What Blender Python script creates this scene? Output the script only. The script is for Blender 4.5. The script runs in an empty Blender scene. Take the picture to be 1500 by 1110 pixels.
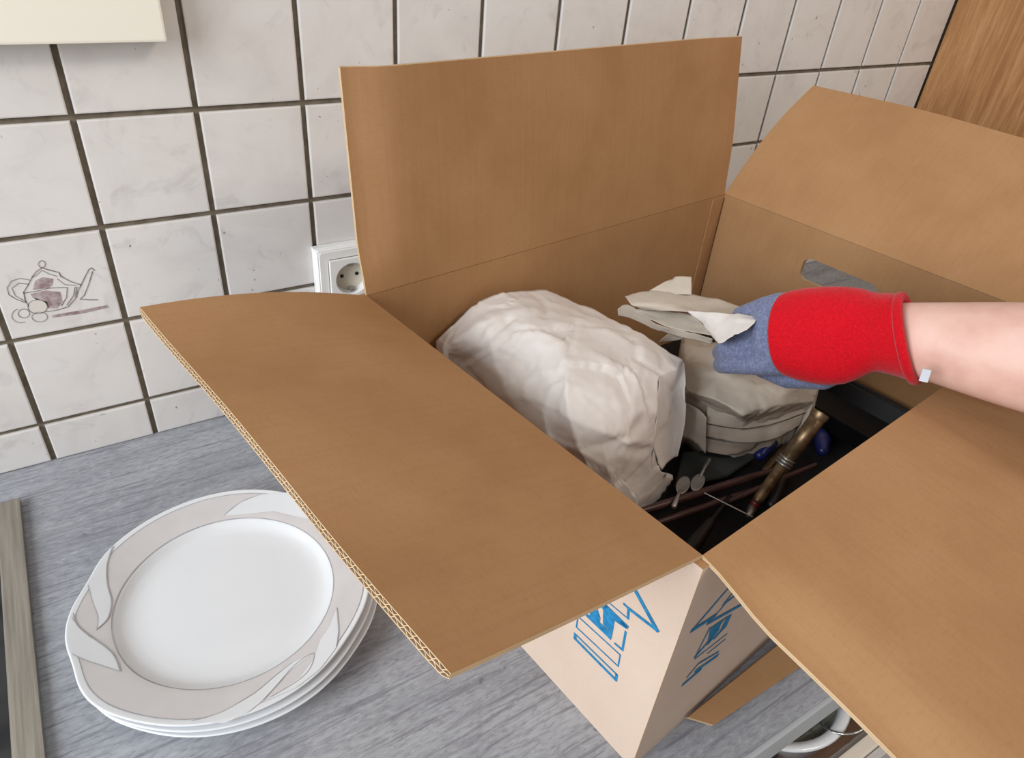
import bpy, bmesh, math, random
from mathutils import Vector, Matrix, noise, geometry

# ---------------------------------------------------------------- camera, sky, lights, exposure
scene = bpy.context.scene
COL = scene.collection

cam_data = bpy.data.cameras.new('camera')
cam_data.sensor_fit = 'HORIZONTAL'
cam_data.sensor_width = 36.0
cam_data.lens = 24.943
cam_data.clip_start = 0.01
cam = bpy.data.objects.new('camera', cam_data)
COL.objects.link(cam)
_r, _u, _f = Vector((0.8451, -0.5285, 0.0805)), Vector((0.2466, 0.519, 0.8185)), Vector((0.4743, 0.6719, -0.5689))
_m = Matrix((_r, _u, -_f)).transposed().to_4x4()
_m.translation = Vector((-0.0265, -0.761, 0.5679))
cam.matrix_world = _m
scene.camera = cam

world = bpy.data.worlds.new('room_light')
scene.world = world
world.use_nodes = True
_bg = world.node_tree.nodes['Background']
_bg.inputs[0].default_value = (0.96, 0.92, 0.89, 1)
_bg.inputs[1].default_value = 0.46

def area_light(name, loc, target, sx, sy, power, color):
    l = bpy.data.lights.new(name, 'AREA')
    l.shape = 'RECTANGLE'; l.size = sx; l.size_y = sy
    l.energy = power; l.color = color
    o = bpy.data.objects.new(name, l)
    COL.objects.link(o)
    o.location = loc
    o.rotation_euler = (Vector(target) - Vector(loc)).to_track_quat('-Z', 'Y').to_euler()
    return o
# daylight through the kitchen window on the left
area_light('window_daylight', (-1.75, -0.85, 1.05), (0.25, -0.45, 0.15), 1.15, 1.3, 56, (0.92, 0.96, 1.0))
# warm fill added behind on the right to light the box's near side
area_light('warm_fill', (1.3, -1.7, 1.9), (0.5, -0.2, 0.2), 0.5, 0.5, 15, (1.0, 0.86, 0.70))

vs = scene.view_settings
vs.view_transform = 'Standard'
vs.look = 'None'
vs.gamma = 1.0
vs.use_curve_mapping = False
vs.exposure = 0.0

# measured outlines, in metres, in the room's own axes
DATA = {'CAM': {'loc': (-0.0265, -0.761, 0.5679), 'right': (0.8451, -0.5285, 0.0805), 'up': (0.2466, 0.519, 0.8185), 'fwd': (0.4743, 0.6719, -0.5689), 'lens': 24.943},
 'BOX': {'A': (0.1899, -0.2096, 0.2471),
         'B': (0.7406, -0.1331, 0.2471),
         'C': (0.2471, -0.5895, 0.2471),
         'D': (0.8051, -0.5247, 0.2471),
         'a': (0.1943, -0.2046, 0.0),
         'b': (0.7425, -0.1321, 0.0),
         'c': (0.2455, -0.5921, 0.0),
         'd': (0.7937, -0.5196, 0.0)},
 'FLAP': {'LA': (0.0029, -0.2394, 0.2938),
          'LC': (0.0599, -0.6159, 0.3025),
          'BA': (0.1841, -0.198, 0.4402),
          'BB': (0.7382, -0.0932, 0.4377),
          'RB': (0.8834, -0.1168, 0.3789),
          'RD': (0.9479, -0.5085, 0.3789),
          'NC': (0.2693, -0.7814, 0.22),
          'ND': (0.8274, -0.7165, 0.22)},
 'LOGO_L': {'strokes': [([(0.2272, -0.5152, 0.086), (0.2339, -0.5595, 0.0873)], 0.0016), ([(0.2339, -0.5595, 0.0873), (0.2339, -0.5599, 0.0806)], 0.0026),
                        ([(0.2339, -0.5599, 0.0806), (0.2272, -0.5157, 0.0806), (0.2272, -0.5152, 0.086)], 0.003),
                        ([(0.2273, -0.5145, 0.1082), (0.2339, -0.5582, 0.1108), (0.2339, -0.5588, 0.0972), (0.2272, -0.5149, 0.0949), (0.2273, -0.5145, 0.1082)], 0.0013),
                        ([(0.2278, -0.5173, 0.1184), (0.2322, -0.5466, 0.1183)], 0.0034), ([(0.2323, -0.5465, 0.1377), (0.2323, -0.5473, 0.1199)], 0.0012),
                        ([(0.234, -0.5577, 0.1385), (0.234, -0.5588, 0.118), (0.233, -0.5517, 0.1171)], 0.002),
                        ([(0.2332, -0.5509, 0.1628), (0.2339, -0.5553, 0.1626), (0.234, -0.5567, 0.1529)], 0.0022),
                        ([(0.2339, -0.5553, 0.1626), (0.2376, -0.5803, 0.1659)], 0.0028), ([(0.2376, -0.5803, 0.1659), (0.234, -0.5551, 0.1851)], 0.0036),
                        ([(0.2309, -0.536, 0.1511), (0.234, -0.5566, 0.1527)], 0.001), ([(0.2303, -0.5328, 0.1456), (0.2341, -0.5578, 0.1444)], 0.0036)],
            'fills': [[(0.2289, -0.5244, 0.1203), (0.2294, -0.527, 0.1354), (0.2298, -0.53, 0.1359), (0.2305, -0.5347, 0.1284), (0.2305, -0.5349, 0.1238),
                       (0.2322, -0.5465, 0.1247), (0.2321, -0.5462, 0.118)],
                      [(0.2299, -0.5301, 0.1413), (0.2306, -0.5342, 0.1463), (0.2341, -0.5578, 0.1452), (0.2341, -0.5577, 0.1418), (0.2324, -0.5468, 0.1391),
                       (0.2322, -0.5464, 0.1252), (0.231, -0.538, 0.1249), (0.2308, -0.5365, 0.139)],
                      [(0.2323, -0.5448, 0.1693), (0.2326, -0.5466, 0.1731), (0.233, -0.5488, 0.1737), (0.2327, -0.5473, 0.1688)]],
            'n': (-0.9888, -0.1488, 0.0078)},
 'LOGO_N': {'strokes': [([(0.2584, -0.5963, 0.1708), (0.29, -0.5924, 0.1943)], 0.0026), ([(0.2584, -0.5963, 0.1708), (0.2861, -0.5931, 0.1653)], 0.004),
                        ([(0.2789, -0.594, 0.162), (0.3256, -0.5887, 0.1468)], 0.0034), ([(0.2916, -0.5924, 0.1729), (0.303, -0.591, 0.1837)], 0.0024),
                        ([(0.296, -0.5919, 0.1726), (0.3105, -0.5902, 0.1728)], 0.0024), ([(0.2861, -0.5931, 0.1653), (0.2948, -0.5921, 0.1721)], 0.002),
                        ([(0.2811, -0.5942, 0.1206), (0.2964, -0.5923, 0.1306)], 0.0036), ([(0.2811, -0.5942, 0.1206), (0.2854, -0.5934, 0.1521)], 0.0016),
                        ([(0.3219, -0.5895, 0.1134), (0.2825, -0.594, 0.1166), (0.2811, -0.5942, 0.1206)], 0.0014), ([(0.3234, -0.5894, 0.105), (0.3009, -0.592, 0.1067)], 0.0014),
                        ([(0.2799, -0.5946, 0.0857), (0.3011, -0.5922, 0.0855)], 0.004), ([(0.2817, -0.5943, 0.0936), (0.2922, -0.593, 0.1017), (0.3211, -0.5898, 0.0908)], 0.0022),
                        ([(0.2929, -0.5931, 0.0914), (0.3228, -0.5897, 0.0843)], 0.0038)],
            'fills': [[(0.2868, -0.5932, 0.1503), (0.3046, -0.5912, 0.1476), (0.3137, -0.5901, 0.1456), (0.3007, -0.5916, 0.1464), (0.3034, -0.5914, 0.1339),
                       (0.2965, -0.5923, 0.1245), (0.2932, -0.5927, 0.1235)],
                      [(0.3066, -0.591, 0.1446), (0.3142, -0.5901, 0.1445), (0.3142, -0.5902, 0.1297), (0.3021, -0.5917, 0.1236), (0.2992, -0.592, 0.1253),
                       (0.3067, -0.5911, 0.1312)]],
            'n': (0.1153, -0.9933, 0.0096)},
 'TEAPOT': {'strokes': [([(-0.055, 0.2324), (-0.0555, 0.2313), (-0.0561, 0.2304), (-0.0569, 0.2298), (-0.0578, 0.2294), (-0.0587, 0.2294), (-0.0595, 0.2297), (-0.0601, 0.2304),
                          (-0.0605, 0.2313), (-0.0606, 0.2323), (-0.0605, 0.2334), (-0.0601, 0.2344), (-0.0595, 0.2353), (-0.0587, 0.236), (-0.0578, 0.2363), (-0.0569, 0.2364),
                          (-0.0561, 0.236), (-0.0555, 0.2354), (-0.055, 0.2345), (-0.0549, 0.2335), (-0.055, 0.2324)],
                         0.0009),
                        ([(-0.0587, 0.2292), (-0.0644, 0.2261), (-0.069, 0.2211)], 0.0012), ([(-0.0587, 0.2292), (-0.0529, 0.2254), (-0.0462, 0.2217), (-0.0456, 0.2178)], 0.0012),
                        ([(-0.069, 0.2211), (-0.0655, 0.2221), (-0.0594, 0.2267), (-0.0546, 0.2218), (-0.0486, 0.2179)], 0.0007),
                        ([(-0.069, 0.2211), (-0.0745, 0.2134), (-0.0797, 0.2071)], 0.001), ([(-0.0458, 0.2178), (-0.0391, 0.2104), (-0.031, 0.2049)], 0.0013),
                        ([(-0.0492, 0.2154), (-0.0446, 0.2081), (-0.0353, 0.2053)], 0.0008),
                        ([(-0.031, 0.2049), (-0.0254, 0.2133), (-0.0206, 0.2201), (-0.0179, 0.2213), (-0.016, 0.218)], 0.0011),
                        ([(-0.0179, 0.2173), (-0.0241, 0.2048), (-0.0308, 0.1932), (-0.0352, 0.1899)], 0.001), ([(-0.031, 0.2049), (-0.0353, 0.1988), (-0.038, 0.1924)], 0.001),
                        ([(-0.0797, 0.2071), (-0.0807, 0.1976), (-0.0795, 0.1919)], 0.0011), ([(-0.0797, 0.2061), (-0.0689, 0.2061), (-0.0582, 0.2071), (-0.0433, 0.2046)], 0.0009),
                        ([(-0.0434, 0.2042), (-0.0461, 0.1946), (-0.0529, 0.1859)], 0.001), ([(-0.0367, 0.2037), (-0.0398, 0.1951), (-0.0482, 0.1858)], 0.0011),
                        ([(-0.035, 0.2034), (-0.0393, 0.1913), (-0.0476, 0.1837), (-0.0574, 0.1822), (-0.0673, 0.1824)], 0.0011),
                        ([(-0.0712, 0.2184), (-0.0787, 0.2219), (-0.086, 0.2205), (-0.0914, 0.2142), (-0.0918, 0.2068), (-0.0874, 0.2009), (-0.0812, 0.1957)], 0.0009),
                        ([(-0.0739, 0.2146), (-0.081, 0.2172), (-0.0878, 0.213), (-0.0871, 0.2044), (-0.0803, 0.1966)], 0.0008),
                        ([(-0.0353, 0.1897), (-0.0284, 0.1875), (-0.0206, 0.1858)], 0.0012),
                        ([(-0.0808, 0.1837), (-0.0815, 0.1822), (-0.0825, 0.181), (-0.0838, 0.1802), (-0.0852, 0.1798), (-0.0867, 0.1799), (-0.088, 0.1805), (-0.0891, 0.1815),
                          (-0.0898, 0.1828), (-0.0901, 0.1843), (-0.0899, 0.1858), (-0.0893, 0.1872), (-0.0883, 0.1884), (-0.087, 0.1892), (-0.0856, 0.1896), (-0.0841, 0.1895),
                          (-0.0828, 0.189), (-0.0817, 0.188), (-0.081, 0.1867), (-0.0807, 0.1852), (-0.0808, 0.1837)],
                         0.0008),
                        ([(-0.0674, 0.1765), (-0.0681, 0.1749), (-0.0694, 0.1736), (-0.0711, 0.1728), (-0.0731, 0.1724), (-0.0751, 0.1726), (-0.077, 0.1734), (-0.0785, 0.1745),
                          (-0.0796, 0.1761), (-0.0801, 0.1778), (-0.08, 0.1795), (-0.0793, 0.181), (-0.078, 0.1823), (-0.0763, 0.1831), (-0.0744, 0.1835), (-0.0724, 0.1833),
                          (-0.0705, 0.1826), (-0.0689, 0.1814), (-0.0678, 0.1799), (-0.0673, 0.1782), (-0.0674, 0.1765)],
                         0.0007),
                        ([(-0.0871, 0.1757), (-0.0882, 0.1754), (-0.0894, 0.1753), (-0.0906, 0.1754), (-0.0917, 0.1758), (-0.0927, 0.1763), (-0.0936, 0.177), (-0.0944, 0.1779),
                          (-0.095, 0.1789), (-0.0955, 0.18), (-0.0957, 0.1812), (-0.0958, 0.1825), (-0.0957, 0.1837), (-0.0954, 0.185), (-0.0949, 0.1861), (-0.0942, 0.1872),
                          (-0.0934, 0.1882), (-0.0925, 0.189), (-0.0915, 0.1896), (-0.0904, 0.1901), (-0.0892, 0.1904)],
                         0.0007),
                        ([(-0.0647, 0.1876), (-0.0657, 0.1854), (-0.0673, 0.1835), (-0.0695, 0.1823), (-0.072, 0.1817), (-0.0745, 0.1819), (-0.0768, 0.1828), (-0.0787, 0.1844),
                          (-0.0799, 0.1864), (-0.0805, 0.1887), (-0.0803, 0.1911), (-0.0793, 0.1933), (-0.0777, 0.1951), (-0.0755, 0.1964), (-0.0731, 0.1969), (-0.0706, 0.1968),
                          (-0.0683, 0.1959), (-0.0664, 0.1943), (-0.0651, 0.1923), (-0.0645, 0.19), (-0.0647, 0.1876)],
                         0.0008)],
            'fills': [[(-0.0719, 0.2079), (-0.0675, 0.2168), (-0.0607, 0.2194), (-0.0525, 0.216), (-0.0548, 0.2097), (-0.0582, 0.2073)],
                      [(-0.0749, 0.204), (-0.0616, 0.2051), (-0.0502, 0.2011), (-0.051, 0.1901), (-0.057, 0.184), (-0.0637, 0.1855), (-0.0636, 0.1929), (-0.0739, 0.2002)],
                      [(-0.0636, 0.1775), (-0.0367, 0.1774), (-0.0133, 0.1779), (-0.0125, 0.1746), (-0.0377, 0.1733), (-0.0636, 0.1746)]],
            'cream': [[(-0.0651, 0.1877), (-0.066, 0.1856), (-0.0676, 0.1839), (-0.0696, 0.1827), (-0.072, 0.1822), (-0.0744, 0.1823), (-0.0765, 0.1832), (-0.0783, 0.1847),
                       (-0.0796, 0.1866), (-0.0801, 0.1888), (-0.0799, 0.191), (-0.079, 0.1931), (-0.0774, 0.1948), (-0.0754, 0.196), (-0.0731, 0.1965), (-0.0707, 0.1963),
                       (-0.0686, 0.1955), (-0.0667, 0.194), (-0.0655, 0.1921), (-0.0649, 0.1899)]]},
 'PLATE': {'leaves': [[(-0.09, -0.2413), (-0.0799, -0.2257), (-0.0655, -0.2042), (-0.0729, -0.2244), (-0.0761, -0.2456), (-0.0754, -0.2617), (-0.0802, -0.2802), (-0.0898, -0.29),
                       (-0.0875, -0.2762), (-0.0892, -0.2573)],
                      [(-0.1064, -0.2689), (-0.1021, -0.2813), (-0.096, -0.2945), (-0.0871, -0.3071), (-0.0814, -0.3211), (-0.0791, -0.3392), (-0.0898, -0.3281),
                       (-0.1013, -0.3173), (-0.109, -0.3086), (-0.1099, -0.2897)],
                      [(0.057, -0.3967), (0.0397, -0.3954), (0.023, -0.4019), (0.0056, -0.4098), (-0.0117, -0.4123), (-0.0271, -0.4131), (-0.0405, -0.4109), (-0.0203, -0.4239),
                       (-0.0033, -0.4242), (0.0099, -0.4189), (0.0225, -0.4105), (0.0376, -0.4021)],
                      [(0.0895, -0.3635), (0.0826, -0.3868), (0.0747, -0.4029), (0.0565, -0.4153), (0.0354, -0.4216), (0.0074, -0.4207), (0.0209, -0.4191), (0.0413, -0.4133),
                       (0.0556, -0.4028), (0.0667, -0.3867), (0.0777, -0.3782)],
                      [(0.0327, -0.2056), (0.0508, -0.1973), (0.0716, -0.1972), (0.0972, -0.2087), (0.1213, -0.2412), (0.1241, -0.2629), (0.1045, -0.251), (0.0772, -0.2224),
                       (0.0541, -0.2136)]],
           'lines': [([(-0.0655, -0.2042), (-0.0733, -0.2242), (-0.0761, -0.2456), (-0.0757, -0.2631), (-0.0806, -0.28), (-0.0903, -0.2897)], 0.0011),
                     ([(-0.1039, -0.2673), (-0.1017, -0.2824), (-0.0911, -0.3013), (-0.0819, -0.3192), (-0.0793, -0.3381)], 0.0012),
                     ([(-0.09, -0.2413), (-0.0892, -0.2604), (-0.0875, -0.2762), (-0.0899, -0.2894)], 0.0005),
                     ([(-0.1089, -0.3081), (-0.1013, -0.3173), (-0.0898, -0.3281), (-0.0794, -0.3385)], 0.0005),
                     ([(0.0099, -0.4189), (0.0249, -0.4093), (0.0406, -0.3993), (0.0571, -0.3965), (0.0514, -0.4085), (0.0395, -0.4155), (0.0158, -0.4193)], 0.0007),
                     ([(0.0902, -0.3623), (0.0828, -0.3869), (0.0755, -0.4014)], 0.0009),
                     ([(-0.0403, -0.4103), (-0.0215, -0.4132), (-0.0056, -0.411), (0.0094, -0.407), (0.0232, -0.4012), (0.0397, -0.3954)], 0.0006),
                     ([(0.0327, -0.2056), (0.0508, -0.1973), (0.0716, -0.1972)], 0.0006)]},
 'BUN_GRID': [[(0.2617, -0.2139, 0.181), (0.3052, -0.2051, 0.208), (0.3431, -0.2033, 0.215), (0.4046, -0.1988, 0.204), (0.4295, -0.2546, 0.202), (0.4427, -0.3181, 0.203),
               (0.4643, -0.3611, 0.19)],
              [(0.2595, -0.2329, 0.186), (0.2952, -0.2518, 0.219), (0.3397, -0.2534, 0.225), (0.377, -0.2734, 0.219), (0.3939, -0.319, 0.219), (0.4141, -0.3535, 0.213),
               (0.4433, -0.3753, 0.194)],
              [(0.2665, -0.238, 0.174), (0.2848, -0.2759, 0.208), (0.3141, -0.2929, 0.226), (0.333, -0.3411, 0.229), (0.3552, -0.3671, 0.222), (0.3806, -0.3827, 0.213),
               (0.4053, -0.387, 0.203)],
              [(0.2713, -0.2555, 0.166), (0.2816, -0.2904, 0.198), (0.2998, -0.3341, 0.214), (0.2971, -0.3812, 0.226), (0.3233, -0.4044, 0.215), (0.3505, -0.4162, 0.203),
               (0.3837, -0.4135, 0.186)],
              [(0.2752, -0.2838, 0.158), (0.273, -0.3341, 0.188), (0.2811, -0.3745, 0.205), (0.2839, -0.4077, 0.211), (0.3079, -0.4272, 0.202), (0.3328, -0.4349, 0.185),
               (0.3777, -0.4238, 0.158)],
              [(0.2792, -0.3108, 0.15), (0.273, -0.3644, 0.178), (0.2736, -0.3992, 0.188), (0.2872, -0.4252, 0.186), (0.3104, -0.4354, 0.168), (0.3371, -0.4349, 0.142),
               (0.3969, -0.4237, 0.118)],
              [(0.296, -0.307, 0.12), (0.2851, -0.3743, 0.145), (0.2878, -0.4125, 0.15), (0.3124, -0.4335, 0.135), (0.3371, -0.4364, 0.118), (0.3676, -0.4327, 0.1),
               (0.4313, -0.4139, 0.092)]],
 'B2_GRID': [[(0.5546, -0.277, 0.15), (0.5644, -0.3192, 0.162), (0.5642, -0.3673, 0.172), (0.5778, -0.4029, 0.172), (0.6195, -0.4227, 0.165)],
             [(0.5066, -0.3295, 0.152), (0.5147, -0.3673, 0.164), (0.5287, -0.4009, 0.168), (0.5575, -0.4223, 0.166), (0.6097, -0.4283, 0.15)],
             [(0.484, -0.3572, 0.143), (0.485, -0.3949, 0.157), (0.4994, -0.4224, 0.152), (0.544, -0.4293, 0.154), (0.6067, -0.4323, 0.139)],
             [(0.4895, -0.3603, 0.125), (0.4978, -0.392, 0.134), (0.5163, -0.4147, 0.13), (0.5569, -0.425, 0.136), (0.6136, -0.4302, 0.126)],
             [(0.4992, -0.3602, 0.1), (0.5069, -0.3912, 0.11), (0.5279, -0.4117, 0.108), (0.571, -0.4228, 0.11), (0.6327, -0.4216, 0.1)]],
 'CREASE': [([(0.2726, -0.2471, 0.1712), (0.2759, -0.2712, 0.2007), (0.2985, -0.2684, 0.2087), (0.3156, -0.2645, 0.2194)], 0.0034, 0.007),
            ([(0.301, -0.2819, 0.2095), (0.304, -0.3105, 0.2138), (0.3144, -0.3355, 0.216)], 0.0022, 0.007),
            ([(0.3144, -0.3355, 0.216), (0.2928, -0.3775, 0.225), (0.2805, -0.3866, 0.2061), (0.2579, -0.4164, 0.2066)], 0.003, 0.008),
            ([(0.3787, -0.2118, 0.2116), (0.3686, -0.2495, 0.2149), (0.3449, -0.2786, 0.2199)], 0.0024, 0.006),
            ([(0.3793, -0.2859, 0.2171), (0.3441, -0.3263, 0.2273), (0.3231, -0.3488, 0.2274)], 0.0018, 0.005),
            ([(0.4158, -0.3323, 0.2082), (0.3913, -0.3675, 0.212), (0.4102, -0.3806, 0.203)], 0.0022, 0.006),
            ([(0.2625, -0.235, 0.1766), (0.2614, -0.2733, 0.1678), (0.2643, -0.3024, 0.1616)], 0.0026, 0.007),
            ([(0.2843, -0.4444, 0.1999), (0.3201, -0.4337, 0.1889), (0.3592, -0.4235, 0.19)], 0.0028, 0.01),
            ([(0.3044, -0.2204, 0.2105), (0.2964, -0.255, 0.2189), (0.2864, -0.2601, 0.2087)], 0.0022, 0.006),
            ([(0.2836, -0.4601, 0.1945), (0.325, -0.4473, 0.1839), (0.368, -0.4315, 0.1595)], 0.003, 0.009)],
 'SH': {'b2_a': [[(0.4946, -0.3818, 0.138), (0.5147, -0.4119, 0.134), (0.5566, -0.4167, 0.134), (0.617, -0.4217, 0.136)],
                 [(0.4891, -0.3927, 0.122), (0.52, -0.4126, 0.118), (0.5647, -0.4245, 0.12), (0.6143, -0.4275, 0.122)]],
        'b2_b': [[(0.4884, -0.3921, 0.12), (0.5202, -0.4086, 0.115), (0.5604, -0.4206, 0.115), (0.6089, -0.4259, 0.118)],
                 [(0.4901, -0.3953, 0.105), (0.5203, -0.4138, 0.1), (0.5587, -0.4264, 0.098), (0.6035, -0.4279, 0.105)]],
        'b2_c': [[(0.494, -0.393, 0.1), (0.5209, -0.41, 0.095), (0.5488, -0.42, 0.092)], [(0.495, -0.3991, 0.085), (0.5197, -0.4113, 0.08), (0.547, -0.4161, 0.08)]],
        'b2_d': [[(0.4718, -0.3711, 0.14), (0.4786, -0.3819, 0.138), (0.4807, -0.3952, 0.134)], [(0.4671, -0.3839, 0.105), (0.4781, -0.3927, 0.1), (0.4866, -0.4038, 0.09)]],
        'held_top': [[(0.4763, -0.2492, 0.205), (0.5052, -0.2602, 0.212), (0.5325, -0.2905, 0.216), (0.5409, -0.3326, 0.226), (0.527, -0.3794, 0.242)],
                     [(0.4687, -0.2698, 0.206), (0.4892, -0.2892, 0.213), (0.5043, -0.3208, 0.22), (0.5076, -0.36, 0.234), (0.5066, -0.4011, 0.252)],
                     [(0.4784, -0.2772, 0.2), (0.4891, -0.3012, 0.21), (0.4949, -0.3299, 0.222), (0.4912, -0.3701, 0.24), (0.5007, -0.4064, 0.254)]],
        'held_white': [[(0.4899, -0.3284, 0.224), (0.4883, -0.3667, 0.242), (0.4926, -0.3906, 0.252), (0.4963, -0.4106, 0.258)],
                       [(0.4889, -0.35, 0.222), (0.4779, -0.3813, 0.24), (0.4737, -0.4056, 0.252), (0.4804, -0.4157, 0.258)],
                       [(0.4838, -0.373, 0.22), (0.4622, -0.3993, 0.232), (0.4595, -0.4119, 0.248), (0.4698, -0.4178, 0.256)]],
        'held_shadow': [[(0.4807, -0.2694, 0.198), (0.5035, -0.2883, 0.2), (0.5143, -0.3127, 0.206), (0.5061, -0.3385, 0.21)],
                        [(0.4785, -0.2619, 0.192), (0.4866, -0.3033, 0.194), (0.4959, -0.3338, 0.2), (0.4998, -0.3624, 0.21)]],
        'held_low': [[(0.4697, -0.2491, 0.19), (0.4816, -0.2539, 0.195), (0.4843, -0.2954, 0.192), (0.4929, -0.3273, 0.198), (0.4945, -0.3658, 0.21)],
                     [(0.4675, -0.2534, 0.184), (0.4754, -0.2673, 0.186), (0.4856, -0.294, 0.184), (0.4928, -0.32, 0.188), (0.5003, -0.3624, 0.2)]],
        'held_flap': [[(0.5023, -0.2584, 0.21), (0.5252, -0.2678, 0.226), (0.5405, -0.281, 0.23)], [(0.5048, -0.2676, 0.208), (0.5162, -0.2812, 0.214), (0.5292, -0.2966, 0.218)]],
        'held_tri': [[(0.4866, -0.3043, 0.172), (0.5078, -0.3086, 0.19), (0.5156, -0.3257, 0.194)], [(0.4964, -0.3052, 0.17), (0.5112, -0.3148, 0.176), (0.5201, -0.3294, 0.188)]],
        'bun_a': [[(0.4081, -0.3843, 0.202), (0.4459, -0.3661, 0.186), (0.4664, -0.3615, 0.188)], [(0.3858, -0.4116, 0.184), (0.4402, -0.3798, 0.158), (0.4497, -0.3858, 0.17)],
                  [(0.3787, -0.423, 0.157), (0.4335, -0.3948, 0.13), (0.4455, -0.3987, 0.14)], [(0.3975, -0.4243, 0.12), (0.431, -0.4058, 0.106), (0.4357, -0.4086, 0.11)]],
        'bun_b': [[(0.3352, -0.4416, 0.15), (0.3606, -0.4366, 0.155), (0.4148, -0.4155, 0.135)], [(0.3572, -0.4368, 0.118), (0.3828, -0.4336, 0.118), (0.4283, -0.4161, 0.108)],
                  [(0.3711, -0.4335, 0.1), (0.3969, -0.4311, 0.1), (0.4343, -0.4154, 0.093)]]},
 'PT': {'tube_top': (0.5703, -0.4614, 0.155),
        'tube_ring': (0.5401, -0.4619, 0.105),
        'tube_mid': (0.4977, -0.4715, 0.076),
        'tube_tip': (0.4789, -0.4788, 0.07),
        'st1a': (0.3722, -0.4336, 0.085),
        'st1b': (0.5521, -0.4474, 0.075),
        'st2a': (0.3767, -0.4354, 0.078),
        'st2b': (0.5177, -0.4558, 0.07),
        'st3a': (0.4692, -0.4533, 0.07),
        'st3b': (0.5948, -0.4654, 0.07),
        'st4a': (0.54, -0.4437, 0.075),
        'st4b': (0.5999, -0.4231, 0.07),
        'wire_a': (0.4431, -0.4463, 0.088),
        'wire_b': (0.4676, -0.4892, 0.082),
        'blue1': (0.577, -0.4142, 0.072),
        'blue2': (0.6465, -0.437, 0.07),
        'shine1': (0.4328, -0.4265, 0.085),
        'shine2': (0.4513, -0.4292, 0.085),
        'gr1': (0.4752, -0.3838, 0.078),
        'gr2': (0.5065, -0.402, 0.07),
        'gr3': (0.4376, -0.4092, 0.075),
        'gr4': (0.5613, -0.4168, 0.07),
        'bt1': (0.7299, -0.3684, 0.09),
        'bt2': (0.7373, -0.463, 0.09),
        'kn': (0.4026, -0.4502, 0.065)},
 'ARM': {'knuck': (0.4943, -0.426, 0.25),
         'palm': (0.5096, -0.4571, 0.262),
         'wrist': (0.5351, -0.4887, 0.278),
         'cuff': (0.5441, -0.5217, 0.286),
         'fore': (0.5735, -0.5921, 0.302),
         'tag': (0.5018, -0.5608, 0.285)},
 'HOLE': [(0.7641, -0.2737, 0.2074), (0.7779, -0.3572, 0.2077), (0.7655, -0.2809, 0.1863), (0.7721, -0.3219, 0.2089)],
 'SOCK': (0.2436, -0.012, 0.1717),
 'HOB': [(-0.1373, -0.0625, 0.006), (-0.142, -0.3658, 0.006), (-0.1589, -0.1125, 0.006), (-0.163, -0.3538, 0.006), (-0.1568, -0.0547, 0.006)]}
from mathutils.bvhtree import BVHTree
rnd = random.Random(7)

# ---------------------------------------------------------------- helpers
def lin(r, g, b):
    def f(c):
        c /= 255.0
        return c / 12.92 if c <= 0.04045 else ((c + 0.055) / 1.055) ** 2.4
    return (f(r), f(g), f(b), 1.0)

def V(p): return Vector(p)
UP = Vector((0, 0, 1))
def soft(x, a, b):
    t = max(0.0, min(1.0, (x - a) / (b - a))); return t * t * (3 - 2 * t)

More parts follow.
